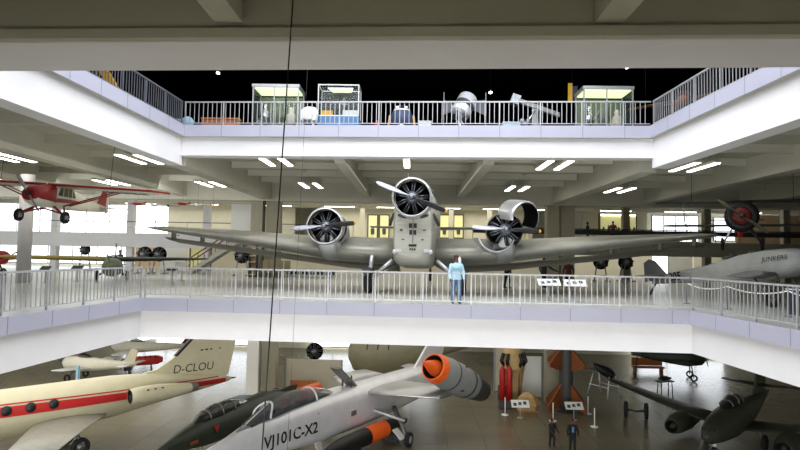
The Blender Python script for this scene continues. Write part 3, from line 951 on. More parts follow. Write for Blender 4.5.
for s in (-1, 1):
    MB().tube([(s * .4, -.4, .5), (s * .75, -.5, .3)], .05).build('undercarriage_leg', 'dark_green', pl)
    MB().wheel((s * .78, -.5, .3), (1, 0, 0), .3, .16).build('main_wheel', 'rubber', pl)
    MB().wing([((s * .05, 4.4, 1.25), .8, .06), ((s * 1.5, 4.6, 1.28), .5, .04)]).build('tailplane', 'dark_green', pl)
propeller(pl, (0, -2.35, .85), .75, 1.9, ['pale_green'], tip=False, width=.13, spinner=(.22, .34), hubmat='pale_green')
MB().wheel((0, 5.0, .2), (1, 0, 0), .2, .1).build('tail_wheel', 'rubber', pl)
MB().tube([(0, 5.0, .25), (0, 4.8, 1.1)], .03).build('tail_strut', 'dark_grey', pl)

pl = thing('sports_aeroplane', 'small red sports aeroplane with thin propeller on the gallery floor by the big windows', 'aeroplane', (-26.6, 36.8, 0), math.radians(72))
MB().fus([(-2, 1.25, .2, .22, 2.2), (-1.6, 1.2, .42, .42, 2.4), (-.3, 1.2, .45, .5, 2.6), (1.5, 1.2, .36, .42, 2.4), (4.4, 1.3, .07, .16, 2)], 20).build('fuselage', 'bright_red', pl)
for s in (-1, 1):
    MB().wing([((s * .3, -.7, 1.0), 1.4, .16), ((s * 3.3, -.5, 1.15), .9, .09)]).build('wing', 'bright_red', pl)
    MB().tube([(s * .5, -.5, 1.0), (s * .8, -.6, .3)], .05).build('undercarriage_leg', 'dark_grey', pl)
    MB().wheel((s * .82, -.6, .26), (1, 0, 0), .26, .14).build('main_wheel', 'rubber', pl)
    MB().wing([((s * .04, 3.8, 1.32), .6, .05), ((s * 1.2, 3.9, 1.32), .4, .03)]).build('tailplane', 'bright_red', pl)
MB().prism([(-.03, 3.6, 1.3), (-.03, 4.4, 1.3), (-.03, 4.5, 2.1), (-.03, 4.1, 2.1)], (.06, 0, 0)).build('tail_fin', 'white', pl)
MB().fus([(-.5, 1.6, .25, .12, 2), (0, 1.75, .32, .3, 2), (.8, 1.65, .25, .15, 2)], 14).build('canopy', 'dark_glass', pl)
propeller(pl, (0, -2.05, 1.25), .95, .5, ['bright_red'], tip=False, width=.15, hubmat='dark_grey')
MB().wheel((0, 4.2, .15), (1, 0, 0), .15, .08).build('tail_wheel', 'rubber', pl)
MB().tube([(0, 4.2, .2), (0, 4.0, 1.2)], .03).build('tail_strut', 'dark_grey', pl)

# ------------------------------------------------------------------ piston engines on stands
def engine_stand(px, Y, label, z=1.5, R=.62):
    p = at(px, 256, Y)
    t = thing('radial_engine_on_stand', label, 'engine', (p.x, p.y, 0), 0, None)
    radial(t, (0, 0, z), R, 9, .4)
    m = MB()
    for s in (-1, 1):
        m.tube([(s * .25, .3, z), (s * .5, .3, .06)], .05, 6)
        m.box((s * .5, .2, .05), (.12, 1.2, .1))
    m.box((0, .3, .45), (.9, .07, .07))
    m.build('stand', 'grey_paint', t)
    return t
engine_stand(143, 45, 'dark star-shaped radial engine on a grey stand before the tan wall')
engine_stand(157.5, 45.6, 'dark radial engine on a stand beside the white display board')
engine_stand(241, 44.6, 'dark radial engine on a stand at the foot of the staircase')
engine_stand(83, 50, 'radial engine outlined against the bright window wall', 1.75, .5)
engine_stand(602, 46, 'dark engine on a stand under the trimotor wing beside the square columns')
engine_stand(627, 47, 'dark engine on a stand next to the bright doorway and the monoplane tail')

# ------------------------------------------------------------------ boards, cases and furniture at the back of the gallery
def board(name, px, py0, py1, Y, w, label, cat, m, framem='window_frame', depth=.12, extra=None, parts=()):
    a, b = at(px, py0, Y), at(px, py1, Y)
    t = thing(name, label, cat, (a.x, Y, b.z))
    h = a.z - b.z
    MB().box((0, 0, h / 2), (w, depth, h)).build('panel', m, t)
    fr = MB()
    for s in (-1, 1):
        fr.box((s * w / 2, -.01, h / 2), (.1, depth + .06, h + .1))
        fr.box((0, -.01, h / 2 + s * h / 2), (w, depth + .06, .1))
    fr.build('frame', framem, t)
    return t, h
t, h = board('display_board', 175, 245.5, 272, 55, 2.4, 'large blank white display board beside the radial engines', 'board', 'white', 'white_paint')
for s in (-1, 1):
    MB().box((s, 0, -(at(175, 272, 55).z) / 2), (.12, .1, at(175, 272, 55).z)).build('foot_post', 'window_frame', t)
t, h = board('lit_showcase', 201, 247, 270, 54, 1.8, 'yellow-lit showcase with small dark exhibits between the white board and the staircase', 'showcase', 'yellow_glow', 'dark_grey', .3)
for k, s in enumerate((.25, .4, .3)):
    MB().lathe([(0, .14), (s * .6, .16), (s, .05), (s + .02, .004)], (-.5 + .42 * k, -.22, .1), (0, 0, 1), 10).build('exhibit', 'dark_grey', t)
MB().box((.68, -.17, h / 2), (.3, .04, h - .1)).build('side_panel', 'panel_white', t)
MB().box((0, 0, -at(201, 270, 54).z / 2), (1.7, .3, at(201, 270, 54).z)).build('plinth', 'grey_paint', t)
for px, lab in ((373, 'yellow-lit wall showcase glowing behind the nose propeller'), (384.5, 'yellow-lit wall showcase nearest the trimotor nose on its engine-stand side'), (444.5, 'yellow-lit wall showcase just beyond the dark propeller tip'), (458.5, 'yellow-lit wall showcase between two cream posts beside the opened engine')):
    t, h = board('wall_showcase', px, 215, 238, 60.15, .95, lab, 'showcase', 'yellow_glow', 'dark_grey', .25)
    MB().lathe([(0, .16), (.5, .2), (.7, .05), (.72, .004)], (0, -.2, .35), (0, 0, 1), 10).build('exhibit', 'dark_grey', t)
t, h = board('lit_diorama', 617.5, 214, 232, 60, 3.6, 'long yellow-lit diorama with dark figures on the middle balcony', 'showcase', 'yellow_glow', 'dark_grey', .3)
for k in range(7):
    MB().tube([(-1.5 + .5 * k, -.2, .1), (-1.42 + .5 * k, -.2, .45 + .15 * (k % 3)), (-1.3 + .5 * k, -.2, .3)], [.08, .1, .03], 8).build('exhibit', 'olive', t)
MB().box((0, -.2, h - .1), (3.4, .1, .08)).build('strip_light', 'lamp_light', t)
# posts of the back gallery, seen beside the nose
for x in (-4.8, -1.6, 3.6, 7.2, 10.9):
    struct('column', MB().box((x, 56.5, 4.7), (.4, .4, 3.0)), 'wall_cream')
struct('wall_back', MB().box((-13.2, 46.4, 4.4), (1.9, .2, 2.2)), 'wall_white')
# staircase
t = thing('staircase', 'pale staircase with brown handrails rising to the middle balcony behind the trimotor wing', 'staircase', (-18.3, 48.6, 0))
n = 16
for k in range(n):
    MB().box((.3 + k * .3, 0, (k + 1) * .2 - .03), (.32, 1.4, .06)).build('step', 'grey_paint', t)
for s in (-1, 1):
    MB().prism([(.0, s * .72, 0), (.5, s * .72, 0), (5.1, s * .72, 3.0), (5.1, s * .72, 3.25), (4.7, s * .72, 3.25)], (0, .07, 0)).build('stringer', 'beam_paint', t)
    MB().tube([(.1, s * .72, 1.0), (4.9, s * .72, 4.2)], .05).build('handrail', 'dull_orange', t)
    for k in range(6):
        MB().tube([(.2 + k * .9, s * .72, .1 + k * .6), (.2 + k * .9, s * .72, 1.05 + k * .6)], .03, 6).build('baluster', 'wood', t)
# orange shelf
p = at(253.5, 257, 42.9)
t = thing('shelf_unit', 'tall tan shelf unit with pale dividers at the head of the chair row', 'shelf', (p.x, 42.9, 0))
MB().box((0, .15, 1.05), (.5, .06, 2.1)).build('back_panel', 'wall_tan', t)
for s in (-1, 1):
    MB().box((s * .26, -.05, 1.05), (.05, .4, 2.1)).build('side_panel', 'dark_grey', t)
for k in range(5):
    MB().box((0, -.05, .2 + k * .44), (.48, .36, .05)).build('shelf_board', 'cream', t)
# tan chairs
ch = None
for k in range(4):
    p = at(265 + 7.2 * k, 270, 42.4)
    if ch is None:
        ch = thing('upholstered_chair', 'tan upholstered chair in the row behind the trimotor wing', 'chair', (p.x, 42.4, 0), 0, 'tan chairs in a row behind the trimotor wing')
        mat('chair_tan', '#8f8468', .8, var=.08)
        MB().box((0, 0, .44), (.42, .45, .12)).build('seat', 'chair_tan', ch)
        MB().box((0, .2, .85), (.42, .1, .75)).build('backrest', 'chair_tan', ch)
        for sx in (-1, 1):
            for sy in (-1, 1):
                MB().box((sx * .17, sy * .18, .19), (.05, .05, .38)).build('leg', 'dark_grey', ch)
    else:
        dup(ch, (p.x, 42.4, 0))
# long low plinth with dark plaques
a, b = at(289, 276, 46), at(337, 276, 46)
t = thing('display_plinth', 'long low pale plinth with a row of dark plaques under the trimotor wing', 'plinth', ((a.x + b.x) / 2, 45.2, 0))
w = b.x - a.x
MB().box((0, 0, .28), (w, .7, .56)).build('plinth_body', 'panel_white', t)
for k in range(13):
    MB().box((-w / 2 + (k + .5) * w / 13, -.36, .3), (.17, .03, .22)).build('plaque', 'black', t)
# reading desks with white boards by the railing
def info_stand(px, pyb, Y, z, w, d, label, tilt=35, rz=0, boardm='panel_white', marks=True, name='information_panel', zh=.78):
    p = at(px, pyb, Y)
    t = thing(name, label, 'information panel', (p.x, Y, z), rz)
    a = math.radians(tilt)
    R = Matrix.Rotation(a, 3, 'X')
    bo = MB().box((0, 0, zh), (w, d, .025), M=R).build('board', boardm, t)
    if marks:
        random.seed(px)
        for i in range(3):
            x0 = -w * .38 + i * w * .28
            MB().box(V((x0 + w * .08, 0, zh)) + R @ V((0, d * .1 * (i - 1), .016)), (w * .18, d * .4, .006), M=R).build('printed_picture', 'text_grey' if i % 2 else 'dark_grey', bo)
    MB().tube([(0, .02, .02), (0, .02, zh - .04)], .03).build('post', 'rail_metal', t)
    MB().disc((0, .02, .012), (0, 0, 1), .2, .024).build('foot', 'rail_metal', t)
    return t
info_stand(549, 284, 24.6, 0, .9, .42, 'tilted white information panel behind the railing, the one nearer the trimotor nose', marks=True)
info_stand(575, 284, 24.4, 0, .9, .42, 'tilted white information panel with dark printed pictures, nearer the lettered monoplane')
info_stand(45, 280, 31, 0, .5, .3, 'small dark information stand on the pale floor under the hanging red plane', boardm='dark_grey', marks=False)
info_stand(77, 279, 33, 0, .6, .3, 'small dark information stand before the straw-coloured wing', boardm='dark_grey', marks=False)
info_stand(172, 279, 33, 0, .6, .3, 'small dark information stand before the white display board', boardm='dark_grey', marks=False)
info_stand(182, 268, 36, 0, .8, .4, 'small pale information stand near the end of the dark green wing', boardm='panel_white', marks=False, zh=1.0)

# ------------------------------------------------------------------ small aircraft models hung under the rear beam
mcol = ['red', 'white', 'dark_green', 'red', 'white', 'yellow']
mlab = ['tiny red model aeroplane hanging under the rear beam nearest the hanging tourer wingtip', 'tiny white model aeroplane hung between a red and a green model', 'tiny dark green model aeroplane hanging under the rear beam', 'tiny red model aeroplane hung between a green and a white model', 'tiny white model aeroplane hung next to the yellow model', 'tiny yellow model aeroplane hanging at the end of the model row']
for k in range(6):
    p = at(138 + 15 * k, 204 + (k % 3), 42.2)
    t = thing('hanging_model_aeroplane', mlab[k], 'model aeroplane', p, .4 * (k % 3) - .4, 'small aircraft models under the rear beam')
    MB().fus([(-.5, 0, .05, .06, 2), (-.3, 0, .09, .1, 2), (.2, 0, .07, .09, 2), (.7, .02, .02, .03, 2)], 10).build('fuselage', mcol[k], t)
    MB().wing([((-.75, -.2, .02), .22, .02), ((0, -.25, .02), .32, .04), ((.75, -.2, .02), .22, .02)]).build('wing', mcol[k], t)
    MB().prism([(-.01, .5, .02), (-.01, .7, .02), (-.01, .72, .22), (-.01, .62, .22)], (.02, 0, 0)).build('tail_fin', mcol[k], t)
    MB().tube([(0, 0, .05), (0, 0, ZS - p.z - .01)], .006, 4).build('suspension_wire', 'cable', t)

# ------------------------------------------------------------------ dark biplane hanging over the gallery
p = at(741, 217, 30)
pl = thing('hanging_biplane', 'dark biplane with a red round nose hanging over the gallery side', 'aeroplane', p, math.radians(-25))
MB().lathe([(-.5, .004), (-.5, .3), (-.42, .42), (-.35, .44)], (0, -.5, 0), (0, 1, 0), 20).build('nose_disc', 'dark_red', pl)
q = MB().lathe([(-.35, .4), (-.42, .6), (-.3, .74), (.2, .76), (.5, .7)], (0, -.5, 0), (0, 1, 0), 28)
q.build('cowling', 'black', pl)
MB().fus([(-.1, 0, .66, .7, 2.2), (1.2, 0, .5, .62, 3), (3, .0, .28, .4, 3), (5, .1, .05, .2, 2.5)], 18).build('fuselage', 'dark_green', pl)
for z, hs in ((.78, 3.9), (-.42, 3.5)):
    MB().wing([((-hs, -.2, z), 1.0, .07), ((-hs + .3, -.35, z), 1.3, .1), ((hs - .3, -.35, z), 1.3, .1), ((hs, -.2, z), 1.0, .07)]).build('wing', 'dark_grey', pl)
for s in (-1, 1):
    for y in (-.1, .7):
        MB().tube([(s * 2.5, y, -.4), (s * 2.6, y, .75)], .035, 6).build('wing_strut', 'grey_paint', pl)
    MB().tube([(s * .35, -.5, -.5), (s * .8, -.55, -1.3)], .05, 8).build('undercarriage_leg', 'bright_silver' if s < 0 else 'dark_grey', pl)
    MB().tube([(s * .35, .4, -.5), (s * .8, -.5, -1.3)], .035, 8).build('undercarriage_leg', 'dark_grey', pl)
    MB().wheel((s * .84, -.55, -1.36), (1, 0, 0), .32, .14).build('main_wheel', 'rubber', pl)
    MB().tube([(s * 2.2, 0, .83), (s * 2.2, 0, ZS - p.z)], .012, 4).build('suspension_wire', 'cable', pl)
    MB().wing([((s * .05, 4.2, .12), .9, .06), ((s * 1.4, 4.5, .12), .5, .04)]).build('tailplane', 'dark_grey', pl)
MB().prism([(-.03, 4.3, .1), (-.03, 5.3, .1), (-.03, 5.4, .9), (-.03, 4.9, 1.0)], (.06, 0, 0)).build('tail_fin', 'panel_white', pl)
propeller(pl, (0, -1.05, 0), 1.35, math.radians(-38), ['olive_grey'], tip=False, width=.2, hubmat='dark_grey')
MB().lathe([(-.06, .004), (-.05, .12), (.35, .14), (.4, .004)], (-.05, -.1, -.95), (0, 0, 1), 14).build('hanging_tank', 'bright_red', pl)

# ------------------------------------------------------------------ corrugated monoplane with lettering
Mx = Matrix.Translation((14.35, 24.9, 0)) @ Matrix.Rotation(math.radians(23), 4, 'Z')
pl = thing('corrugated_monoplane', 'light grey corrugated monoplane with dark lettering, tail wheel down, beside the gallery railing', 'aeroplane', M=Mx)
PM = Matrix.Translation((0, 0, 1.58)) @ Matrix.Rotation(math.radians(-7.5), 4, 'X')
mat('corrugated_pale', '#a2a39f', .5, metal=.25, var=.05, wave=('Z', 6, .3))
f = MB().fus([(-1.9, .06, .3, .3, 2.5), (-1.75, .05, .46, .46, 2.6), (-1.2, .02, .5, .56, 3), (-.3, .02, .5, .6, 4), (.9, .0, .46, .56, 4), (1.6, -.04, .42, .48, 4), (2.6, -.06, .36, .38, 4), (4.4, -.06, .2, .27, 4), (6, -.06, .06, .2, 3)], 24).xf(PM)
fo = f.build('fuselage', 'corrugated_pale', pl)
MB().lathe([(-.18, .004), (-.18, .16), (0, .3), (.02, .004)], (0, -1.9, .06), (0, 1, 0), 18).xf(PM).build('nose_cap', 'dull_metal', pl)
for y in (.35, 1.55):
    q = MB().lathe([(-.02, .25), (.03, .27), (.08, .22), (.0, .2)], (0, y, .57 - .06 * (y > 1)), (0, 0, 1), 18).xf(PM)
    q.build('cockpit_rim', 'dark_grey', pl)
    MB().prism([(-.2, y - .35, .55), (.2, y - .35, .55), (.16, y - .22, .74), (-.16, y - .22, .74)], (0, .02, 0)).xf(PM).build('windscreen', 'canopy_glass', pl)
MB().prism([(-.03, 5.0, .1), (-.03, 6.0, -.1), (-.03, 6.5, -.1), (-.03, 6.45, .85), (-.03, 6.1, 1.0), (-.03, 5.75, .9)], (.06, 0, 0)).xf(PM).build('tail_fin', 'grey_paint', pl)
for s in (-1, 1):
    MB().wing([((s * .04, 5.0, .12), 1.0, .07), ((s * 1.35, 5.25, .12), .6, .04)]).xf(PM).build('tailplane', 'grey_paint', pl)
    MB().wing([((s * .3, -.9, -.4), 1.8, .24), ((s * 1.1, -.8, -.34), 1.7, .22)]).xf(PM).build('wing_stub', 'dull_metal', pl)
    MB().tube([(s * .4, -.9, 1.3), (s * .85, -1.0, .36)], .05).build('undercarriage_leg', 'dull_metal', pl)
    MB().tube([(s * .4, .2, 1.2), (s * .85, -.95, .36)], .04).build('undercarriage_leg', 'dull_metal', pl)
    MB().wheel((s * .88, -1.0, .34), (1, 0, 0), .34, .16).build('main_wheel', 'rubber', pl)
q = PM.to_3x3()
def onp(y, z, x=-.505): return PM @ V((x, y, z))
lettering(pl, 'JUNKERS', .27, onp(-.35, .12, -.53), q @ V((0, -1, 0)), q @ V((0, 0, 1)), 'text_black', shear=.15)
lettering(pl, '205', .52, onp(4.6, -.2, -.36), q @ V((-.09, -1, 0)), q @ V((0, 0, 1)), 'text_black', bold=.015)
propeller(pl, PM @ V((0, -2.1, .06)), 1.1, 1.2, ['wood'], tip=False, width=.17, hubmat='dull_metal')
MB().tube([PM @ V((0, 5.8, -.2)), V((0, 6.1, .02))], .05).build('tail_skid', 'dark_grey', pl)
# sagging rope barrier in front of it
def rope(pts, label, m='white', r=.022, sag=.16):
    t = thing('rope_barrier', label, 'barrier', pts[0])
    o = V(pts[0])
    for i, p in enumerate(pts):
        q = V(p) - o
        MB().tube([q + V((0, 0, .02)), q + V((0, 0, .86))], .02, 8).disc(q + V((0, 0, .012)), (0, 0, 1), .15, .024).build('post', 'rail_dark', t)
        if i:
            a, b = V(pts[i - 1]) - o, q
            MB().tube([a.lerp(b, k / 10) + V((0, 0, .84 - 4 * sag * (k / 10) * (1 - k / 10))) for k in range(11)], r, 6).build('rope', m, t)
    return t
rope([(11.2, 24.8, 0), (11.6, 22.4, 0), (12.2, 19.8, 0), (12.5, 17.6, 0)], 'white sagging rope on slim posts before the lettered monoplane')
t = thing('display_cabinet', 'low dark blue cabinet with white-edged top behind the side railing', 'cabinet', (13.4, 19.2, 0), math.radians(95))
MB().box((0, 0, .4), (3.2, .9, .8)).build('body', 'blue_dark', t)
MB().box((0, 0, .82), (3.3, 1.0, .04)).build('top', 'dark_grey', t)
for k in range(3):
    MB().box((-1.05 + 1.05 * k, .46, .42), (.9, .03, .6)).build('door', 'black', t)
MB().tube([(-1.65, .52, .86), (1.65, .52, .86)], .025, 6).build('edge_strip', 'white', t)

# ------------------------------------------------------------------ steel cables hanging through the void
def cable(p0, p1, r, label):
    t = MB().tube([p0, p1], r, 6).build('hanging_cable', 'cable')
    return tag(t, label, 'cable')
a = at(293, 0, 10.6); b = at(262, 450, 10.6)
d = (b - a).normalized()
cable(a - d * .35, a + d * ((a.z - ZG) / -d.z), .013, 'thick dark steel cable hanging aslant from the near beam down through the void')
a = at(309, 40, 13.5); b = at(300, 210, 13.5)
d = (b - a).normalized()
cable(a - d * .5, a + d * ((a.z - ZG) / -d.z), .0035, 'thin faint wire beside the thick slanting cable')
# ------------------------------------------------------------------ top gallery: space exhibits in the dark
D2 = Z2
def l2(px, Y):
    p = at(px, 100, Y)
    return (p.x, Y, D2)
def glass_case(px, Y, w, d, h, label, inside):
    t = thing('glass_display_case', label, 'display case', l2(px, Y))
    MB().box((0, 0, .1), (w, d, .2)).build('plinth', 'dark_grey', t)
    fr = MB()
    for sx in (-1, 1):
        for sy in (-1, 1):
            fr.box((sx * (w / 2 - .03), sy * (d / 2 - .03), h / 2 + .1), (.06, .06, h - .2))
        fr.box((sx * w * .03, -d / 2 + .03, h / 2 + .1), (.05, .05, h - .2)) if sx < 0 else None
    fr.build('frame', 'rail_metal', t)
    MB().box((0, 0, h - .03), (w + .06, d + .06, .14)).build('top_cover', 'rail_metal', t)
    MB().box((0, .02, h - .13), (w - .16, d - .16, .06)).build('light_panel', 'case_light', t)
    MB().box((0, d / 2 - .06, h * .5), (w - .16, .04, h - .5)).build('back_panel', 'pale_green', t)
    q = MB()
    q.box((0, -d / 2 + .012, h / 2 + .1), (w - .12, .012, h - .25))
    for s in (-1, 1):
        q.box((s * (w / 2 - .012), 0, h / 2 + .1), (.012, d - .12, h - .25))
    q.build('glass_pane', 'glass', t)
    inside(t, w, d, h)
    return t
def suits(t, w, d, h):
    # pale equipment on stands inside the case
    o = []
    for k, (x, m, s) in enumerate(((-w * .3, 'foil', 1.0), (0, 'pale_green', 1.15), (w * .28, 'cream_white', .9))):
        b = MB().lathe([(0, .22), (.08, .22), (.1, .05), (.5 * s, .06), (.55 * s, .2), (.9 * s, .26), (1.15 * s, .2), (1.25 * s, .1), (1.4 * s, .14), (1.52 * s, .09), (1.55 * s, .004)], (x, .02, .21), (0, 0, 1), 16)
        b.tube([(x - .26, -.05, 1.0 * s), (x - .34, -.12, .75 * s), (x - .2, -.2, .7 * s)], .05, 8)
        b.build('exhibit', m, t)
    MB().tube([(-w * .42, 0, .2), (-w * .1, -.1, 1.5), (w * .4, .1, .9)], .03, 6).build('exhibit', 'foil', t)
glass_case(279, 29.3, 2.25, 1.5, 2.5, 'tall green-lit glass case beside the low orange bench on the top gallery', suits)
glass_case(603.5, 29.0, 2.35, 1.5, 2.5, 'tall green-lit glass case beside the hanging glider on the top gallery', suits)
# case with blue plinth
t = thing('glass_display_case', 'glass case with bright top lamp on a blue plinth, top gallery', 'display case', l2(340, 28.4))
MB().box((0, 0, .42), (1.95, 1.2, .84)).build('plinth', 'blue_panel', t)
fr = MB()
for sx in (-1, 1):
    for sy in (-1, 1):
        fr.box((sx * .95, sy * .57, 1.57), (.045, .045, 1.5))
    fr.box((sx * .95, 0, 2.33), (.045, 1.18, .05)); fr.box((0, sx * .57, 2.33), (1.94, .045, .05)); fr.box((0, sx * .57, .86), (1.94, .045, .05))
fr.build('frame', 'panel_white', t)
MB().prism([(-.55, -.3, 2.22), (.65, -.3, 2.22), (.5, .4, 2.22), (-.4, .4, 2.22)], (0, 0, .05)).build('lamp_panel', 'case_light', t)
MB().box((0, .54, 1.55), (1.88, .03, 1.4)).build('back_panel', 'dark_grey', t)
q = MB().box((0, -.585, 1.6), (1.86, .012, 1.42)); q.build('glass_pane', 'glass', t)
MB().lathe([(0, .3), (.1, .3), (.25, .08), (.5, .12), (.7, .26), (.75, .1), (1.0, .05), (1.02, .004)], (.2, 0, .86), (0, 0, 1), 16).build('exhibit', 'engine_metal', t)
MB().box((-.55, -.45, .98), (.55, .05, .3)).build('label_board', 'yellow', t)
MB().box((.55, -.4, 1.02), (.7, .1, .28)).build('exhibit_tray', 'panel_white', t)
# orange bench
t = thing('bench', 'low orange wooden bench at the railing corner of the top gallery', 'bench', l2(222, 27.6))
MB().box((0, 0, .56), (1.75, .5, .08)).build('seat', 'orange_wood', t)
for k in range(3):
    MB().box((0, -.24, .19 + .12 * k), (1.7, .03, .1)).build('slat', 'orange_wood', t)
for s in (-1, 1):
    MB().box((s * .8, 0, .26), (.08, .44, .52)).build('leg', 'wood', t)
# small white astronaut-like satellite at the corner
t = thing('small_satellite', 'small pale blue satellite on a stand at the top gallery corner', 'satellite', l2(188.5, 28.4))
MB().sph((0, 0, .55), (.3, .3, .32), 14, 9).build('body', 'light_blue', t)
MB().box((.5, 0, .45), (.45, .03, .22)).build('solar_panel', 'blue_dark', t)
MB().box((-.42, 0, .65), (.35, .03, .2)).build('solar_panel', 'light_blue', t)
MB().tube([(0, 0, 0), (0, 0, .3)], .05).disc((0, 0, .02), (0, 0, 1), .2, .04).build('stand', 'dark_grey', t)
# white moulded seat
t = thing('white_seat', 'white moulded capsule seat between two glass cases on the top gallery', 'seat', l2(309, 27.4))
b = MB().fus([(-.22, .55, .3, .06, 3), (-.15, .62, .38, .2, 3), (.12, .75, .42, .42, 3), (.24, .8, .4, .44, 3), (.3, .8, .3, .36, 3)], 20)
b.build('shell', 'white', t)
MB().fus([(-.3, .66, .2, .12, 3), (-.24, .7, .24, .26, 3), (-.1, .74, .2, .2, 3)], 14).build('cushion', 'panel_white', t)
for sx in (-1, 1):
    for sy in (-1, 1):
        MB().tube([(sx * .2, sy * .1, .4), (sx * .34, sy * .2, 0)], .035, 8).build('leg', 'white', t)
# capsule
t = thing('space_capsule', 'rounded dark capsule with blue front on an arched white base, top gallery', 'space capsule', l2(402, 27.9))
MB().lathe([(.3, .004), (.3, .42), (.5, .52), (.95, .5), (1.2, .36), (1.38, .18), (1.42, .004)], (0, 0, 0), (0, 0, 1), 22).build('hull', 'black', t)
MB().lathe([(.42, .49), (.55, .535), (.95, .515), (1.08, .45)], (0, 0, 0), (0, 0, 1), 18, PI * 1.1, PI * 1.9, (1, 0, 0)).build('heat_panel', 'blue_dark', t)
MB().lathe([(1.12, .41), (1.17, .39)], (0, 0, 0), (0, 0, 1), 22).build('rim', 'white', t)
for s in (-1, 1):
    MB().box((s * .2, -.33, 1.24), (.14, .06, .1)).build('window', 'panel_white', t)
    MB().tube([(s * .55, -.1, .9), (s * .62, -.15, .3), (s * .6, -.1, 0)], .05).build('support_leg', 'tan', t)
MB().tube([(-.72, -.3, .02), (-.5, -.4, .24), (0, -.45, .36), (.5, -.4, .24), (.72, -.3, .02)], .06).build('arched_base', 'panel_white', t)
t = thing('fire_extinguisher', 'small red extinguisher on the top gallery floor beside the capsule', 'extinguisher', l2(377.5, 27.1))
MB().lathe([(0, .1), (.36, .11), (.43, .06), (.5, .03), (.52, .004)], (0, 0, 0), (0, 0, 1), 14, caps=True).build('bottle', 'bright_red', t)
MB().tube([(0, 0, .48), (.08, -.05, .5), (.13, -.05, .3)], .018, 6).build('hose', 'black', t)
for px, w, m, lab in ((425.5, .55, 'panel_white', 'small white plinth box beside the capsule on the top gallery'), (511, .75, 'light_blue', 'pale blue plinth under the white antenna mount on the top gallery')):
    t = thing('plinth', lab, 'plinth', l2(px, 27.0))
    MB().box((0, 0, .2), (w, .5, .4)).build('box', m, t)
    MB().box((0, 0, .42), (w + .04, .54, .03)).build('lid', 'panel_white', t)
# tilted silver satellite drum
t = thing('satellite', 'tilted silver drum satellite with side panels on a tripod, top gallery', 'satellite', l2(464, 28.3))
R = Matrix.Rotation(math.radians(28), 3, 'Y') @ Matrix.Rotation(math.radians(-25), 3, 'X')
c = V((0, 0, 1.5))
d = R @ V((0, 0, 1))
MB().lathe([(-.55, .004), (-.55, .44), (-.5, .47), (.5, .47), (.56, .44), (.56, .004)], c, d, 24).build('drum', 'bright_silver', t)
MB().lathe([(-.2, .475), (.1, .475)], c, d, 24).build('band', 'dark_grey', t)
MB().box(c - d * .62, (.5, .4, .4), M=R).build('motor_block', 'dark_grey', t)
for k in range(3):
    a = 2 * PI * k / 3 + .4
    MB().tube([c - d * .7, (.5 * math.cos(a), .5 * math.sin(a), 0)], .04).build('leg', 'foil', t)
for s, x in ((-1, -.95), (1, 1.05)):
    MB().tube([(x, .1, 0), (x, .1, 2.2)], .025, 6).build('mast', 'rail_metal', t)
    MB().prism([(x, .1, 1.1), (x, .1, 1.85), (x - s * .6, .12, 1.5 if s < 0 else 1.8), (x - s * .6, .12, 1.35)], (0, .04, 0)).build('side_panel', 'text_grey', t)
# white antenna mount
t = thing('antenna_mount', 'white mechanical antenna mount with sloping beam and ring base, top gallery', 'antenna', l2(535, 28.2))
MB().lathe([(0, .5), (.06, .62), (.16, .62), (.18, .5), (.22, .2), (.9, .12), (1.1, .16), (1.12, .004)], (0, 0, .25), (0, 0, 1), 22).build('ring_base', 'grey_paint', t)
for k in range(4):
    a = PI / 4 + PI / 2 * k
    MB().tube([(.5 * math.cos(a), .5 * math.sin(a), .3), (.62 * math.cos(a), .62 * math.sin(a), 0)], .04).build('leg', 'white', t)
MB().prism([(-1.05, -.12, 1.75), (-1.0, -.12, 1.95), (1.15, -.12, 1.2), (1.15, -.12, 1.0)], (0, .24, 0)).build('sloping_beam', 'dull_metal', t)
MB().box((-.95, 0, 1.8), (.4, .5, .45), M=Matrix.Rotation(.33, 3, 'Y')).build('instrument_head', 'engine_metal', t)
MB().tube([(0, -.1, 1.3), (-.55, -.25, .5)], .05).build('strut', 'foil', t)
for k in range(4):
    MB().sph((-.8 + .14 * k, -.3, .6 + .13 * (k % 2)), .13, 10, 7).build('fuel_bottle', 'engine_metal', t)
# lifting arm behind the side railing
p = onz(112, 98, Z2)
t = thing('lifting_arm', 'yellow slanting lifting arm behind the dark side railing of the top gallery', 'machine', (-12.55, 25, Z2))
MB().prism([(-.95, -.1, 2.0), (-.65, -.1, 2.15), (.5, -.1, .35), (.2, -.1, .3)], (0, .22, 0)).build('arm', 'yellow', t)
MB().box((.3, 0, .2), (.8, .7, .4)).build('base', 'dark_grey', t)
MB().tube([(-.8, 0, 2.05), (-1.3, 0, 2.2)], .06).build('hook_bar', 'orange', t)
# hanging glider beyond the other side railing
t = thing('hanging_glider', 'brown wooden glider wing with a red roundel hanging in the dark top gallery', 'glider', (12.6, 28.5, 9.0), math.radians(-12))
MB().wing([((-2.3, 0, .05), .4, .04), ((0, -.2, .35), .9, .1), ((3.2, -.1, .95), .8, .08), ((4.2, .1, 1.15), .3, .03)], n=7).build('wing', 'wood', t)
MB().fus([(-1.2, .2, .05, .06, 2), (-.6, .2, .22, .26, 2), (.6, .25, .2, .24, 2), (2.4, .3, .04, .08, 2)], 14).build('fuselage', 'orange_wood', t)
MB().disc((.15, -.25, .42), (0, 1, .15), .34, .05, 22).build('roundel', 'dark_red', t)
for x in (-1.5, 2.5):
    MB().tube([(x, .2, .3), (x, .2, ZR - 9.0 - .01)], .012, 4).build('suspension_wire', 'cable', t)
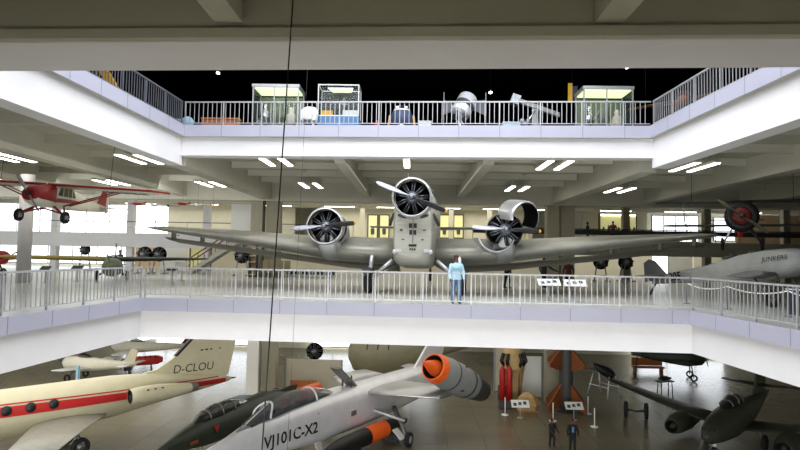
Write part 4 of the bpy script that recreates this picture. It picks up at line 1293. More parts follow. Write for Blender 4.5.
# flag and spot lamps
t = thing('hanging_banner', 'small yellow and blue banner hanging in the dark top gallery', 'banner', (7.9, 30, 9.6))
MB().box((-.1, 0, .5), (.22, .02, .95)).build('cloth', 'yellow', t)
MB().box((.14, 0, .42), (.26, .02, .8)).build('cloth', 'blue_dark', t)
MB().tube([(0, 0, 1.0), (0, 0, ZR - 9.61)], .01, 4).build('cord', 'cable', t)
def spot(px, py, Y, label):
    p = at(px, py, Y)
    t = thing('hanging_spot_lamp', label, 'spot lamp', p)
    MB().lathe([(0, .06), (.02, .1), (.2, .08), (.28, .03), (.29, .004)], (0, 0, 0), (0, .6, .8), 14).build('housing', 'black', t)
    MB().disc((0, 0, 0), (0, .6, .8), .085, .012).build('bulb', 'lamp_light', t)
    MB().tube([(0, .14, .2), (0, .14, ZR - p.z - .01)], .012, 4).build('rod', 'black', t)
spot(218, 73, 30, 'small bright spot lamp in the black ceiling above the orange bench')
spot(490.5, 92.5, 31, 'small warm spot lamp low beside the tilted silver satellite')
spot(627, 67.5, 30, 'small white spot lamp above the glass case beside the glider')
for x, e in ((-7, 60), (0, 60), (4.5, 70), (8.5, 25)):
    l = bpy.data.lights.new('exhibit_spot', 'SPOT')
    l.energy = e; l.spot_size = 1.1; l.spot_blend = .6; l.color = (1, .97, .92)
    o = bpy.data.objects.new('exhibit_spot', l)
    o.location = (x, 27.2, 11.9)
    o.rotation_euler = (math.radians(12), 0, 0)
    C.objects.link(o)
# ------------------------------------------------------------------ ground floor: jet with pivoting pods
def band(st, z, h, side, s0, s1, n=24, off=1.012, o=None):
    """a stripe on a superellipse fuselage: z(s) centre, h(s) half height, on side +1/-1"""
    def sec(s):
        for a, b in zip(st, st[1:]):
            if a[0] <= s <= b[0]:
                f = (s - a[0]) / (b[0] - a[0])
                return [a[i] * (1 - f) + b[i] * f for i in range(5)]
        return st[-1]
    m = MB()
    secs = []
    for k in range(n + 1):
        s = s0 + (s1 - s0) * k / n
        q = sec(s)
        r = []
        for j in range(5):
            zz = z(s) + h(s) * (j / 2 - 1)
            u = max(-.98, min(.98, (zz - q[1]) / q[3]))
            r.append(V((side * (q[2] * (1 - abs(u) ** q[4]) ** (1 / q[4]) * off + .008), s, zz)))
        secs.append(r)
    return m.loft(secs, False, False)

vj = thing('jet_prototype', 'silver jet prototype with dark VJ101C-X2 lettering and tilted engine pod on the ground floor', 'aeroplane', (-8.6, 24.8, -6.6), math.radians(-31.1))
GZ = ZG + 6.6
VS = [(-1.2, -.1, .02, .02, 2), (0, -.08, .16, .17, 2), (1.5, -.04, .36, .42, 2.4), (3, 0, .62, .76, 3), (5, 0, .84, 1.0, 3.4), (7, 0, .94, 1.1, 3.6), (10, 0, .97, 1.12, 3.6), (14, .05, .95, 1.05, 3.4), (18, .15, .85, .95, 3), (21, .25, .6, .7, 2.6)]
f = MB().fus(VS, 30)
fo = f.build('fuselage', 'bright_silver', vj)
MB().tube([(0, -1.2, -.1), (0, -2.4, -.15)], [.025, .01], 6).build('pitot_probe', 'dull_metal', vj)
cn = MB().fus([(2.0, .5, .06, .04, 2), (2.8, .62, .36, .26, 2.2), (4.0, .85, .54, .58, 2.2), (5.4, .97, .6, .72, 2.2), (6.7, 1.0, .58, .62, 2.2), (7.9, 1.02, .46, .36, 2.2), (8.5, 1.02, .26, .12, 2)], 20)
co_ = cn.build('canopy', 'canopy_glass', vj)
for s, hw, zc, hh in ((4.0, .56, .85, .59), (6.7, .6, 1.0, .63)):
    MB().tube([(hw * math.cos(a), s - .5 * math.cos(a) ** 2 * (s < 6), zc + hh * math.sin(a)) for a in (PI * k / 12 for k in range(13))], .05, 6).build('canopy_frame', 'bright_silver', co_)
MB().tube([(0, 2.3, .62), (0, 4.0, 1.44)], .035, 6).build('windscreen_bar', 'bright_silver', co_)
MB().loft([[V((x * hw, s, z)) for x, z in ((-1, z0 - .3), (-1, z0), (1, z0), (1, z0 - .3))] for s, hw, z0 in ((2.6, .3, .72), (4, .44, .93), (5.5, .5, 1.07), (7.2, .5, 1.14), (7.9, .4, 1.14))], smooth=False).build('cockpit_floor', 'black', vj)
for s, z in ((4.9, 1.0), (6.1, 1.1)):
    q = MB().box((0, s + .2, z + .2), (.42, .14, .5)); q.box((0, s, z), (.42, .4, .12))
    q.build('ejection_seat', 'dark_red', vj)
MB().box((0, 3.9, 1.0), (.6, .3, .24)).build('instrument_panel', 'black', vj)
lettering(vj, 'VJ101C-X2', .74, (.67, 3.0, -.36), (.30, 3.7, .01), (-.0, .02, 1), 'text_black', bold=.016)
for y, z in ((6.55, .42),):
    MB().prism([(.88, y - .14, z + .12), (.88, y + .14, z + .12), (.9, y, z - .14)], (.012, 0, 0)).build('warning_triangle', 'bright_red', fo)
# spine: open intake door behind the cockpit
MB().box((0, 9.4, 1.0), (.8, .9, .12)).build('intake_opening', 'black', vj)
MB().box((0, 9.6, 1.7), (.7, .1, 1.9), M=Matrix.Rotation(math.radians(52), 3, 'X')).build('intake_door', 'dull_metal', vj)
MB().tube([(.3, 9.9, 1.0), (.3, 9.9, 1.75)], .05).tube([(-.3, 9.9, 1.0), (-.3, 9.9, 1.75)], .05).build('door_strut', 'dark_grey', vj)
# wings and pods
MB().wing([((.85, 10.6, .72), 4.2, .42), ((2.8, 11.0, .78), 3.7, .36), ((4.9, 11.5, .84), 3.1, .3)]).build('wing', 'silver', vj)
MB().wing([((-.85, 10.6, .95), 4.2, .3), ((-2.1, 11.2, 1.1), 3.4, .2)]).build('wing', 'silver', vj)
MB().box((.965, 9.3, -.05), (.02, .45, .26)).build('access_panel', 'dull_metal', fo)
def pod(o, d, R, L, root):
    o, d = V(o), V(d).normalized()
    p = MB().lathe([(-.2, R * .8), (0, R * .88), (.12, R * .9), (L * .22, R), (L * .5, R * 1.02), (L * .8, R * .9), (L, R * .74)], o, d, 28)
    po = p.build('engine_pod', 'grey_paint', root)
    MB().lathe([(-.32, R * .74), (-.34, R * .8), (-.2, R * .85), (.14, R * .925)], o, d, 28).build('intake_lip', 'orange', po)
    MB().lathe([(-.33, R * .74), (.6, R * .6), (.62, .004)], o, d, 24).build('intake_duct', 'black', po)
    MB().lathe([(-1.3, .004), (-.75, R * .26), (-.15, R * .5), (.4, R * .52)], o, d, 22).build('intake_cone', 'orange', po)
    for t0 in (.26, .64):
        MB().lathe([(L * t0, R * 1.0), (L * t0 + .03, R * 1.03), (L * t0 + .1, R * 1.03), (L * t0 + .13, R * 1.0)], o, d, 28).build('seam_band', 'dark_grey', po)
    MB().lathe([(L * .8, R * .91), (L * .95, R * .82), (L * 1.12, R * .7), (L * 1.13, R * .6), (L * .9, R * .55), (L * .88, .004)], o, d, 26).build('exhaust_nozzle', 'dark_grey', po)
    for a in (.7, 2.2, 3.9):
        w_, v_ = frame(d)
        MB().box(o + d * L * .45 + (w_ * math.cos(a) + v_ * math.sin(a)) * R * 1.02, (.16, .16, .1)).build('hatch', 'dark_grey', po)
Mi = Matrix.Rotation(math.radians(31.1), 3, 'Z')
def loc(p): return Mi @ (V(p) - V((-8.6, 24.8, -6.6)))
A_, B_ = V((1.35, 32.2, -4.2)), V((4.5, 36.0, -6.3))
pod(loc(A_), Mi @ (B_ - A_), .86, 4.3, vj)
# undercarriage
for s in (-1, 1):
    c = V((s * 3.0, 11.6, GZ + .36))
    MB().tube([(s * 1.6, 12.2, -.2), (s * 2.3, 11.9, -.9), (s * 2.85, 11.6, GZ + .36)], [.14, .12, .09], 10).build('oleo_leg', 'dull_metal', vj)
    MB().tube([(s * .93, 11.2, -.3), (s * 2.6, 11.8, -.75)], .07).build('brace_strut', 'bright_silver', vj)
    w = MB().wheel(c, (1, .12, 0), .4, .28, 22).build('main_wheel', 'rubber', vj)
    MB().disc(c, (1, .12, 0), .2, .3).build('wheel_hub', 'grey_paint', w)
    MB().box((s * 2.55, 11.3, -1.35), (.7, .5, .05), M=Matrix.Rotation(.7 * s, 3, 'Y')).build('wheel_door', 'panel_white', vj)
MB().wheel((0, 4.2, GZ + .33), (1, 0, 0), .33, .2).build('nose_wheel', 'rubber', vj)
MB().tube([(0, 4.2, GZ + .35), (0, 4.4, -.6)], .08).build('nose_leg', 'dull_metal', vj)
MB().prism([(.5, 6.6, -.95), (.5, 7.1, -.95), (.62, 7.15, -1.45), (.62, 6.75, -1.45)], (.05, 0, 0)).build('nose_wheel_door', 'panel_white', vj)
MB().prism([(-.07, 17, 1.0), (-.07, 20.5, .8), (-.07, 21.8, 3.4), (-.07, 20.2, 3.5)], (.14, 0, 0)).build('tail_fin', 'bright_silver', vj)
for s in (-1, 1):
    MB().wing([((s * .5, 18.2, .5), 2.4, .16), ((s * 2.6, 19.6, .5), 1.4, .08)]).build('tailplane', 'bright_silver', vj)

# long black stores with an orange band, on trolleys
def store(px, py, z, s0, s1, R, label, u=(.517, .856, 0)):
    u = V(u).normalized()
    p = onz(px, py, z)
    t = thing('long_range_tank', label, 'tank', (p.x, p.y, ZG), -math.atan2(u.x, u.y))
    zz = z - ZG
    n = MB().lathe([(s0, .01), (s0 + .9, R * .6), (s0 + 2, R * .95), (-.75, R)], (0, 0, zz), (0, 1, 0), 22)
    n.build('forward_body', 'black', t)
    MB().lathe([(-.75, R * 1.005), (.95, R * 1.005)], (0, 0, zz), (0, 1, 0), 22).build('orange_band', 'orange', t)
    MB().lathe([(.95, R), (s1 - 2, R * .9), (s1 - .3, R * .35), (s1, .01)], (0, 0, zz), (0, 1, 0), 22).build('rear_body', 'black', t)
    for y in (-1.6, 1.6):
        b = MB().box((0, y, .06), (1.1, .16, .12)); b.box((0, y, (zz - R) / 2 + .06), (.5, .12, zz - R + .1))
        for s in (-1, 1):
            b.tube([(s * .45, y, .1), (s * .3, y, zz - R * .2)], .05, 6)
        b.build('cradle', 'dark_grey', t)
    return t
store(374, 433, -7.75, -4.6, 3.4, .46, 'black cigar-shaped tank with an orange band lying under the silver jet')

# ------------------------------------------------------------------ dark jet beside it
dj = thing('dark_jet', 'dark slim jet with glazed canopy and an orange rear band, parked behind the silver prototype', 'aeroplane', (-11.1, 27.6, -7.2), math.radians(-20.7))
GD = ZG + 7.2
DS = [(-.9, -.05, .02, .02, 2), (0, 0, .22, .24, 2), (1.2, .05, .45, .5, 2.2), (2.5, .1, .62, .68, 2.4), (5, .1, .75, .8, 2.6), (8, .12, .8, .85, 2.6), (10, .0, .5, .55, 2.4), (11.2, -.05, .44, .46, 2.4)]
do = MB().fus(DS, 24).build('fuselage', 'dark_green', dj)
MB().fus([(11.15, -.05, .455, .475, 2.4), (13.8, -.05, .4, .42, 2.4)], 24).build('rear_band', 'orange', dj)
MB().fus([(1.7, .55, .1, .05, 2), (2.3, .68, .36, .3, 2.2), (3.3, .76, .44, .48, 2.2), (4.5, .78, .42, .44, 2.2), (5.8, .8, .26, .16, 2)], 18).build('canopy', 'dark_glass', dj)
for s, hw, hh in ((2.6, .4, .36), (3.5, .46, .5), (4.5, .44, .46)):
    MB().tube([(hw * math.cos(a), s, .74 + hh * math.sin(a)) for a in (PI * k / 10 for k in range(11))], .035, 6).build('canopy_frame', 'dull_metal', dj)
MB().box((0, 3.2, .95), (.3, .5, .12)).build('seat_cushion', 'panel_white', dj)
MB().prism([(.66, 2.5, .42), (.68, 2.86, .42), (.69, 2.68, .1)], (.02, 0, 0)).build('warning_triangle', 'bright_red', do)
MB().box((.6, 1.2, .0), (.03, .5, .16)).build('data_plate', 'dull_orange', do)
for s in (-1, 1):
    MB().wing([((s * .7, 6.3, .35), 3.2, .14), ((s * 2.5, 7.0, .3), 1.9, .07)]).build('wing', 'dark_green', dj)
    MB().tube([(s * .5, 7.2, -.4), (s * .9, 7.4, GD + .3)], .06).build('undercarriage_leg', 'dull_metal', dj)
    MB().wheel((s * .95, 7.4, GD + .3), (1, 0, 0), .3, .18).build('main_wheel', 'rubber', dj)
MB().prism([(-.05, 8.2, .7), (-.05, 11.0, .35), (-.05, 11.2, .75), (-.05, 10.4, .8)], (.1, 0, 0)).build('tail_fin', 'dark_green', dj)
MB().wheel((0, 2.4, GD + .26), (1, 0, 0), .26, .14).build('nose_wheel', 'rubber', dj)
MB().tube([(0, 2.4, GD + .3), (0, 2.5, -.5)], .05).build('nose_leg', 'dull_metal', dj)

# ------------------------------------------------------------------ cream business jet with red stripe
mat('wing_grey', '#97978f', .45, metal=.35, var=.08)
bj = thing('business_jet', 'cream business jet with red side stripe and D-CLOU on its tail fin', 'aeroplane', (-25.35, 22.6, -6.2), math.radians(-42.7))
GB = ZG + 6.2
BS = [(0, -.25, .1, .1, 2), (.8, -.2, .55, .55, 2), (2.5, -.05, 1.0, 1.05, 2), (4.5, 0, 1.15, 1.18, 2), (11.5, 0, 1.15, 1.18, 2), (13.5, .08, 1.05, 1.1, 2), (16, .18, .78, .84, 2), (18.5, .16, .46, .52, 2), (20.5, .1, .16, .18, 2), (20.8, .08, .05, .06, 2)]
bo = MB().fus(BS, 30).build('fuselage', 'cream', bj)
zc = lambda s: .38 - .022 * max(0, s - 6)
for sd in (1, -1):
    band(BS, zc, lambda s: .23 - .008 * max(0, s - 9), sd, 2.5, 20.3, 40).build('side_stripe', 'bright_red', bo)
    band(BS, lambda s: zc(s) + .33 - .006 * max(0, s - 9), lambda s: .03, sd, 3.0, 19.8, 40).build('side_stripe', 'bright_red', bo)
    for s_ in (5.4, 6.4, 7.4, 8.4, 9.4, 10.4):
        MB().disc((sd * 1.115, s_, .38), (1, 0, .3 * sd), .23, .05, 16).build('cabin_window', 'black', bo)
MB().fus([(.9, .15, .5, .2, 2), (1.4, .3, .72, .36, 2.2), (2.3, .5, .6, .4, 2.2), (2.9, .6, .3, .2, 2)], 16).build('cockpit_glazing', 'dark_glass', bj)
MB().lathe([(0, .06), (.35, .03), (.36, .004)], (0, 20.75, .08), (0, 1, 0), 10).build('tail_cone_tip', 'black', bj)
# fin with tail lettering
MB().prism([(-.09, 14.6, .95), (-.09, 16.0, 1.2), (-.09, 17.2, 1.9), (-.09, 19.4, 4.1), (-.09, 21.4, 4.1), (-.09, 20.5, .35), (-.09, 17.5, .3)], (.18, 0, 0)).build('tail_fin', 'cream', bj)
MB().prism([(-.1, 17.0, 1.86), (-.1, 17.16, 1.82), (-.1, 19.45, 4.0), (-.1, 19.3, 4.05)], (.2, 0, 0)).build('fin_leading_edge', 'black', bj)
for s in (-1, 1):
    MB().wing([((s * .05, 18.9, 4.15), 2.0, .18), ((s * 3.2, 20.2, 4.2), 1.2, .1)]).build('tailplane', 'cream', bj)
    # nacelles on the rear fuselage
    n = MB().lathe([(0, .36), (.06, .4), (.5, .46), (1.5, .46), (2.6, .36), (3.4, .24)], (s * 1.55, 13.9, .25), (0, 1, 0), 22)
    no = n.build('engine_nacelle', 'cream', bj)
    MB().lathe([(.02, .36), (.4, .32), (.42, .004)], (s * 1.55, 13.9, .25), (0, 1, 0), 20).build('intake_opening', 'black', no)
    MB().lathe([(3.3, .24), (3.8, .2), (3.8, .16), (3.5, .14), (3.5, .004)], (s * 1.55, 13.9, .25), (0, 1, 0), 18).build('exhaust_pipe', 'dull_metal', no)
    MB().box((s * 1.0, 15.2, .25), (.5, 1.8, .14)).build('pylon', 'cream', bj)
    for k in range(3):
        MB().box((s * 1.9, 14.7 + .4 * k, .56), (.16, .1, .05)).build('hatch', 'dark_grey', no)
    # forward-swept wing with tip tank
    MB().wing([((s * .8, 9.6, -.6), 3.5, .42), ((s * 4.5, 7.8, -.4), 2.6, .3), ((s * 9, 5.6, -.15), 1.8, .18)]).build('wing', 'wing_grey', bj)
    MB().lathe([(-1.6, .01), (-.9, .25), (.2, .36), (2.2, .34), (3.4, .1), (3.6, .01)], (s * 9.2, 6, -.1), (0, 1, 0), 18).build('tip_tank', 'cream_white', bj)
    c = V((s * 1.15, 11.7, GB + .45))
    MB().tube([(s * 1.1, 11.4, -.8), (c.x, c.y, c.z)], .1).build('undercarriage_leg', 'dull_metal', bj)
    w = MB().wheel(c, (1, 0, 0), .45, .32, 22).build('main_wheel', 'rubber', bj)
    MB().disc(c, (1, 0, 0), .2, .34).build('wheel_hub', 'dull_metal', w)
MB().wheel((0, 3.2, GB + .3), (1, 0, 0), .3, .2).build('nose_wheel', 'rubber', bj)
MB().tube([(0, 3.2, GB + .3), (0, 3.4, -.8)], .08).build('nose_leg', 'dull_metal', bj)
lettering(bj, 'D-CLOU', .68, (.1, 16.9, .86), (0, 1, -.02), (0, 0, 1), 'text_black', shear=.12)
for k, (y, w) in enumerate(((18.7, .16), (19.0, .2), (19.3, .12), (19.9, .1))):
    MB().box((.1, y, 2.05), (.02, w, .08)).build('fin_marking', 'text_black', bj)

# ------------------------------------------------------------------ dark twin-jet fighter on the other side
mat('camo', '#45473a', .5, var=.1, vscale=1.2, col2='#34372d')
tj = thing('twin_jet_fighter', 'dark green twin-jet fighter with blunt nose facing the hall, ground floor', 'aeroplane', (15.3, 31.6, -7.1), math.radians(-43))
GT = ZG + 7.1
MB().fus([(-.5, -.1, .03, .03, 2), (-.3, -.1, .24, .26, 2), (.3, -.08, .45, .5, 2.1), (1.5, -.02, .64, .72, 2.2), (3.2, 0, .78, .86, 2.3), (5.5, .05, .74, .86, 2.3), (8, .15, .5, .6, 2.2), (10.5, .3, .22, .32, 2), (12, .4, .06, .12, 2)], 26).build('fuselage', 'camo', tj)
cn = MB().fus([(2.6, .72, .1, .06, 2), (3.1, .85, .34, .3, 2.2), (4.0, .92, .4, .44, 2.2), (5.0, .92, .36, .36, 2.2), (6.0, .9, .14, .08, 2)], 18).build('canopy', 'dark_glass', tj)
for s, hw, hh in ((3.1, .36, .32), (4.0, .42, .46), (4.9, .38, .38)):
    MB().tube([(hw * math.cos(a), s, .9 + hh * math.sin(a)) for a in (PI * k / 10 for k in range(11))], .03, 6).build('canopy_frame', 'dull_metal', cn)
for s in (-1, 1):
    MB().wing([((s * .6, 3.9, -.45), 2.7, .3), ((s * 3, 4.4, -.2), 2.2, .24), ((s * 7.8, 5.6, .62), 1.1, .1), ((s * 8.2, 6.0, .66), .5, .04)]).build('wing', 'camo', tj)
    n = MB().lathe([(0, .34), (.1, .44), (.8, .56), (2.2, .6), (3.4, .5), (4.4, .34)], (s * 2.75, 2.6, -.7), (0, 1, 0), 22)
    no = n.build('engine_nacelle', 'camo', tj)
    MB().lathe([(.02, .34), (.5, .3), (.52, .004)], (s * 2.75, 2.6, -.7), (0, 1, 0), 18).build('intake_opening', 'black', no)
    MB().lathe([(-.12, .004), (.05, .1), (.4, .14)], (s * 2.75, 2.6, -.7), (0, 1, 0), 12).build('intake_bullet', 'dull_metal', no)
    c = V((s * 1.5, 4.6, GT + .42))
    MB().tube([(s * 1.2, 4.6, -.5), c], .08).build('undercarriage_leg', 'dull_metal', tj)
    MB().wheel(c, (1, 0, 0), .42, .24).build('main_wheel', 'rubber', tj)
    MB().wing([((s * .05, 9.2, 1.1), 1.3, .12), ((s * 2.2, 9.8, 1.15), .7, .06)]).build('tailplane', 'camo', tj)
    for k in range(2):
        MB().sph((s * (.12 + .16 * k), -.12 + .2 * k, .2), .07, 8, 6).build('gun_port', 'black', tj)
MB().prism([(-.06, 8.4, .6), (-.06, 11.0, .5), (-.06, 11.2, 2.2), (-.06, 10.2, 2.5), (-.06, 9.5, 2.3)], (.12, 0, 0)).build('tail_fin', 'camo', tj)
MB().wheel((0, 1.0, GT + .32), (1, 0, 0), .32, .2).build('nose_wheel', 'rubber', tj)
MB().tube([(0, 1.0, GT + .34), (0, 1.1, -.6)], .09).build('nose_leg', 'panel_white', tj)
# wheeled dolly in front of it
p = onz(636, 418, ZG)
t = thing('wheeled_dolly', 'two-wheeled black dolly on the ground floor before the twin-jet fighter wing', 'dolly', (p.x, p.y, ZG), math.radians(-20))
for s in (-1, 1):
    w = MB().wheel((s * .62, 0, .52), (1, 0, 0), .52, .26, 22).build('wheel', 'rubber', t)
    MB().disc((s * .62, 0, .52), (1, 0, 0), .16, .3).build('wheel_hub', 'dark_grey', w)
MB().tube([(-.6, 0, .52), (0, .05, .42), (.6, 0, .52)], .07).build('axle', 'dark_grey', t)
MB().tube([(0, .05, .42), (.5, 1.3, .3)], .04).build('tow_bar', 'dark_grey', t)

# ------------------------------------------------------------------ rocket, missile and their furniture
p = onz(512, 404, ZG)
t = thing('rocket_motor', 'tall tan rocket motor with black fittings on top, ground floor', 'rocket', (p.x, p.y, ZG))
MB().lathe([(0, .004), (0, .95), (.12, .95), (.14, .55), (.4, .6), (1.6, .72), (2.5, .84), (2.55, .9), (2.62, .84), (3.4, .7), (4.2, .6), (4.25, .004)], (0, 0, 0), (0, 0, 1), 26).build('body', 'tan', t)
MB().box((.35, -.68, 1.5), (.06, .1, 2.3)).build('seam_strip', 'dark_red', t)
for a in (-2.6, -2.1, -1.0, -.5, .2):
    MB().tube([(.72 * math.cos(a), .72 * math.sin(a), 2.7), (1.0 * math.cos(a), 1.0 * math.sin(a), 3.1), (.8 * math.cos(a), .8 * math.sin(a), 3.6)], .13, 8).build('pipe_fitting', 'black', t)
p = onz(504.5, 402, ZG)
t = thing('gas_bottle_rack', 'pair of tall red gas bottles in front of the tan rocket motor', 'gas bottle', (p.x - .2, p.y - 1.75, ZG))
for s in (-1, 1):
    MB().lathe([(0, .004), (0, .2), (2.0, .22), (2.2, .14), (2.3, .06), (2.4, .06), (2.41, .004)], (s * .24, 0, .55), (0, 0, 1), 16).build('bottle', 'bright_red', t)
q = MB().box((0, 0, .3), (1.0, .5, .5)); q.box((0, .26, .9), (1.0, .05, 1.2))
q.build('stand', 'dark_grey', t)
p = onz(519, 407, ZG)
t = thing('faceted_capsule', 'faceted cream capsule model lying in front of the rocket motor', 'capsule', (p.x + .35, p.y - 1.0, ZG))
MB().loft([[V((x * k_, y * k_, z)) for x, y in ((-.85, -.35), (-.3, -.7), (.5, -.65), (.9, -.1), (.55, .5), (-.5, .5))] for z, k_ in ((.12, .8), (.5, 1.0), (1.0, .7), (1.25, .25))], smooth=False).build('shell', 'tan', t)
MB().box((0, -.05, .06), (1.3, .9, .12)).build('pallet', 'wood', t)
def gstand(px, py, label):
    p = onz(px, py, ZG)
    return info_stand(px, 100, p.y, ZG, 1.15, .6, label, tilt=38, zh=.9, boardm='panel_white')
gstand(522.5, 418, 'white tilted information panel standing before the faceted capsule')
gstand(575, 420, 'white tilted information panel standing at the foot of the finned missile')
p = onz(566, 411, ZG)
ms = thing('finned_missile', 'upright dark missile with dull orange fins, ground floor', 'missile', (p.x, p.y, ZG), math.radians(35))
MB().lathe([(.25, .004), (.25, .42), (.6, .46), (3.5, .5), (5.2, .42), (6.0, .28), (6.5, .06), (6.52, .004)], (0, 0, 0), (0, 0, 1), 24).build('body', 'dark_grey', ms)
MB().lathe([(0, .7), (.06, .7), (.25, .4)], (0, 0, 0), (0, 0, 1), 20, caps=True).build('launch_ring', 'black', ms)
for k in range(4):
    a = PI / 2 * k
    d = V((math.cos(a), math.sin(a), 0)); w = V((-d.y, d.x, 0))
    for nm, pr in (('lower_fin', [(.42, 1.9), (1.75, .55), (1.75, .12), (.42, .5)]), ('upper_fin', [(.44, 4.3), (1.6, 3.35), (1.6, 3.1), (.44, 2.7)])):
        MB().prism([d * r + V((0, 0, z)) - w * .05 for r, z in pr], w * .1).build(nm, 'dull_orange', ms)
for px, py in ((553, 421), (594.5, 427), (588, 414), (505, 415)):
    p = onz(px, py, ZG)
    o = thing('barrier_post', 'slim white barrier post with round foot on the ground floor near the missile', 'post', (p.x, p.y, ZG), 0, 'white barrier posts on the ground floor')
    MB().tube([(0, 0, .03), (0, 0, 1.15)], .035, 8).build('pole', 'white', o)
    MB().disc((0, 0, .02), (0, 0, 1), .24, .04).build('foot', 'white', o)
p = onz(604, 396, ZG)
t = thing('engine_on_frame', 'dark jet engine on a tubular silver frame behind the barrier posts', 'engine', (p.x, p.y, ZG), .5)
MB().lathe([(-.9, .24), (-.8, .32), (-.2, .38), (.4, .3), (.8, .22), (1.0, .2), (1.02, .004)], (0, 0, 1.9), (0, 1, .25), 20).build('casing', 'engine_dark', t)
MB().lathe([(-.88, .22), (-.8, .1), (-.7, .004)], (0, 0, 1.9), (0, 1, .25), 16).build('intake', 'black', t)
for k in range(6):
    MB().tube([(.3 * math.cos(k), -.6 + .35 * k, 1.6 + .12 * k), (.55 * math.cos(k), -.4 + .35 * k, 1.9), (.3, -.2 + .35 * k, 2.2)], .05, 6).build('pipe', 'engine_metal', t)
for sx in (-1, 1):
    for sy in (-1, 1):
        MB().tube([(sx * .3, sy * .8, 1.6), (sx * .7, sy * 1.0, .02)], .05).build('leg', 'bright_silver', t)
    MB().tube([(sx * .55, -.95, .8), (sx * .55, .95, .8)], .035).build('cross_bar', 'bright_silver', t)

# ------------------------------------------------------------------ partitions, benches and exhibits at the back of the ground floor
def gpart(px0, px1, Y, ztop, m, label):
    a, b = at(px0, 380, Y), at(px1, 380, Y)
    t = thing('display_partition', label, 'partition', ((a.x + b.x) / 2, Y, ZG))
    w = b.x - a.x
    MB().box((0, 0, (ztop - ZG) / 2 + .03), (w, .18, ztop - ZG - .06)).build('board', m, t)
    q = MB()
    for s in (-1, 1):
        q.box((s * (w / 2 + .04), 0, (ztop - ZG) / 2), (.1, .24, ztop - ZG))
    q.build('end_post', 'window_frame', t)
    return t
gpart(286, 341, 46, -6.3, 'wall_cream', 'cream display partition beyond the orange bench and the square columns')
gpart(521, 541, 45.3, -5.6, 'panel_white', 'white display partition between the rocket motor and the missile')
gpart(495, 518, 47, -4.8, 'wall_cream', 'cream display partition behind the rocket motor')
t = thing('bench', 'orange wooden bench before the cream display partition on the ground floor', 'bench', (at(303, 388, 44.4).x, 44.4, ZG))
MB().box((0, 0, .46), (2.0, .5, .08)).build('seat', 'orange_wood', t)
MB().box((0, .24, .75), (2.0, .06, .5)).build('backrest', 'orange_wood', t)
for s in (-1, 1):
    MB().box((s * .85, 0, .21), (.1, .44, .42)).build('leg', 'dark_grey', t)
p = onz(276, 392, ZG)
t = thing('waste_bin', 'dark cylindrical bin standing beside the square column', 'bin', (at(277.5, 392, 42.9).x, 42.6, ZG))
MB().lathe([(0, .004), (0, .26), (.75, .3), (.8, .3), (.8, .24), (.7, .22), (.7, .004)], (0, 0, 0), (0, 0, 1), 18).build('body', 'dark_grey', t)
MB().lathe([(.8, .31), (.84, .31)], (0, 0, 0), (0, 0, 1), 18).build('rim', 'rail_metal', t)
t = thing('long_bench', 'long brown wooden bench by the far bright window of the ground floor', 'bench', (at(648, 374, 56).x, 56, ZG))
MB().box((0, 0, .5), (2.8, .7, .14)).build('seat', 'orange_wood', t)
MB().box((0, .3, .95), (2.8, .08, .7)).build('backrest', 'orange_wood', t)
for s in (-1, 1):
    MB().box((s * 1.2, 0, .22), (.14, .6, .44)).build('leg', 'wood', t)
def genging(px, Y, label, R=.7):
    t = thing('radial_engine_on_stand', label, 'engine', (at(px, 360, Y).x, Y, ZG))
    radial(t, (0, 0, 1.75), R, 9, .4)
    m = MB()
    for s in (-1, 1):
        m.tube([(s * .25, .3, 1.75), (s * .5, .3, .06)], .05, 6)
        m.box((s * .5, .2, .05), (.12, 1.2, .1))
    m.box((0, .3, .5), (.9, .07, .07))
    m.build('stand', 'grey_paint', t)
genging(314, 53, 'dark engine on a stand showing above the cream partition on the ground floor', .8)
p = onz(140, 377, ZG)
t = thing('inline_engine_on_stand', 'red inline engine with black end on a stand behind the cream business jet', 'engine', (p.x, p.y, ZG), math.radians(15))
MB().fus([(-1.0, 1.25, .3, .22, 3), (-.8, 1.3, .36, .36, 4), (1.3, 1.35, .34, .36, 4), (1.7, 1.35, .2, .2, 3)], 18, d=(1, .2, 0)).build('crankcase', 'bright_red', t)
MB().box((-.9, -.1, 1.05), (.6, .6, .9)).build('gear_casing', 'black', t)
for k in range(5):
    MB().tube([(-.4 + .4 * k, -.25, 1.55), (-.4 + .4 * k, -.45, 1.75)], .06, 6).build('exhaust_stub', 'black', t)
for s in (-1, 1):
    MB().tube([(s * .8, 0, 1.0), (s * .9, -.3, .02)], .05).build('stand_leg', 'dark_grey', t)
    MB().tube([(s * .8, .1, 1.0), (s * .9, .5, .02)], .05).build('stand_leg', 'dark_grey', t)
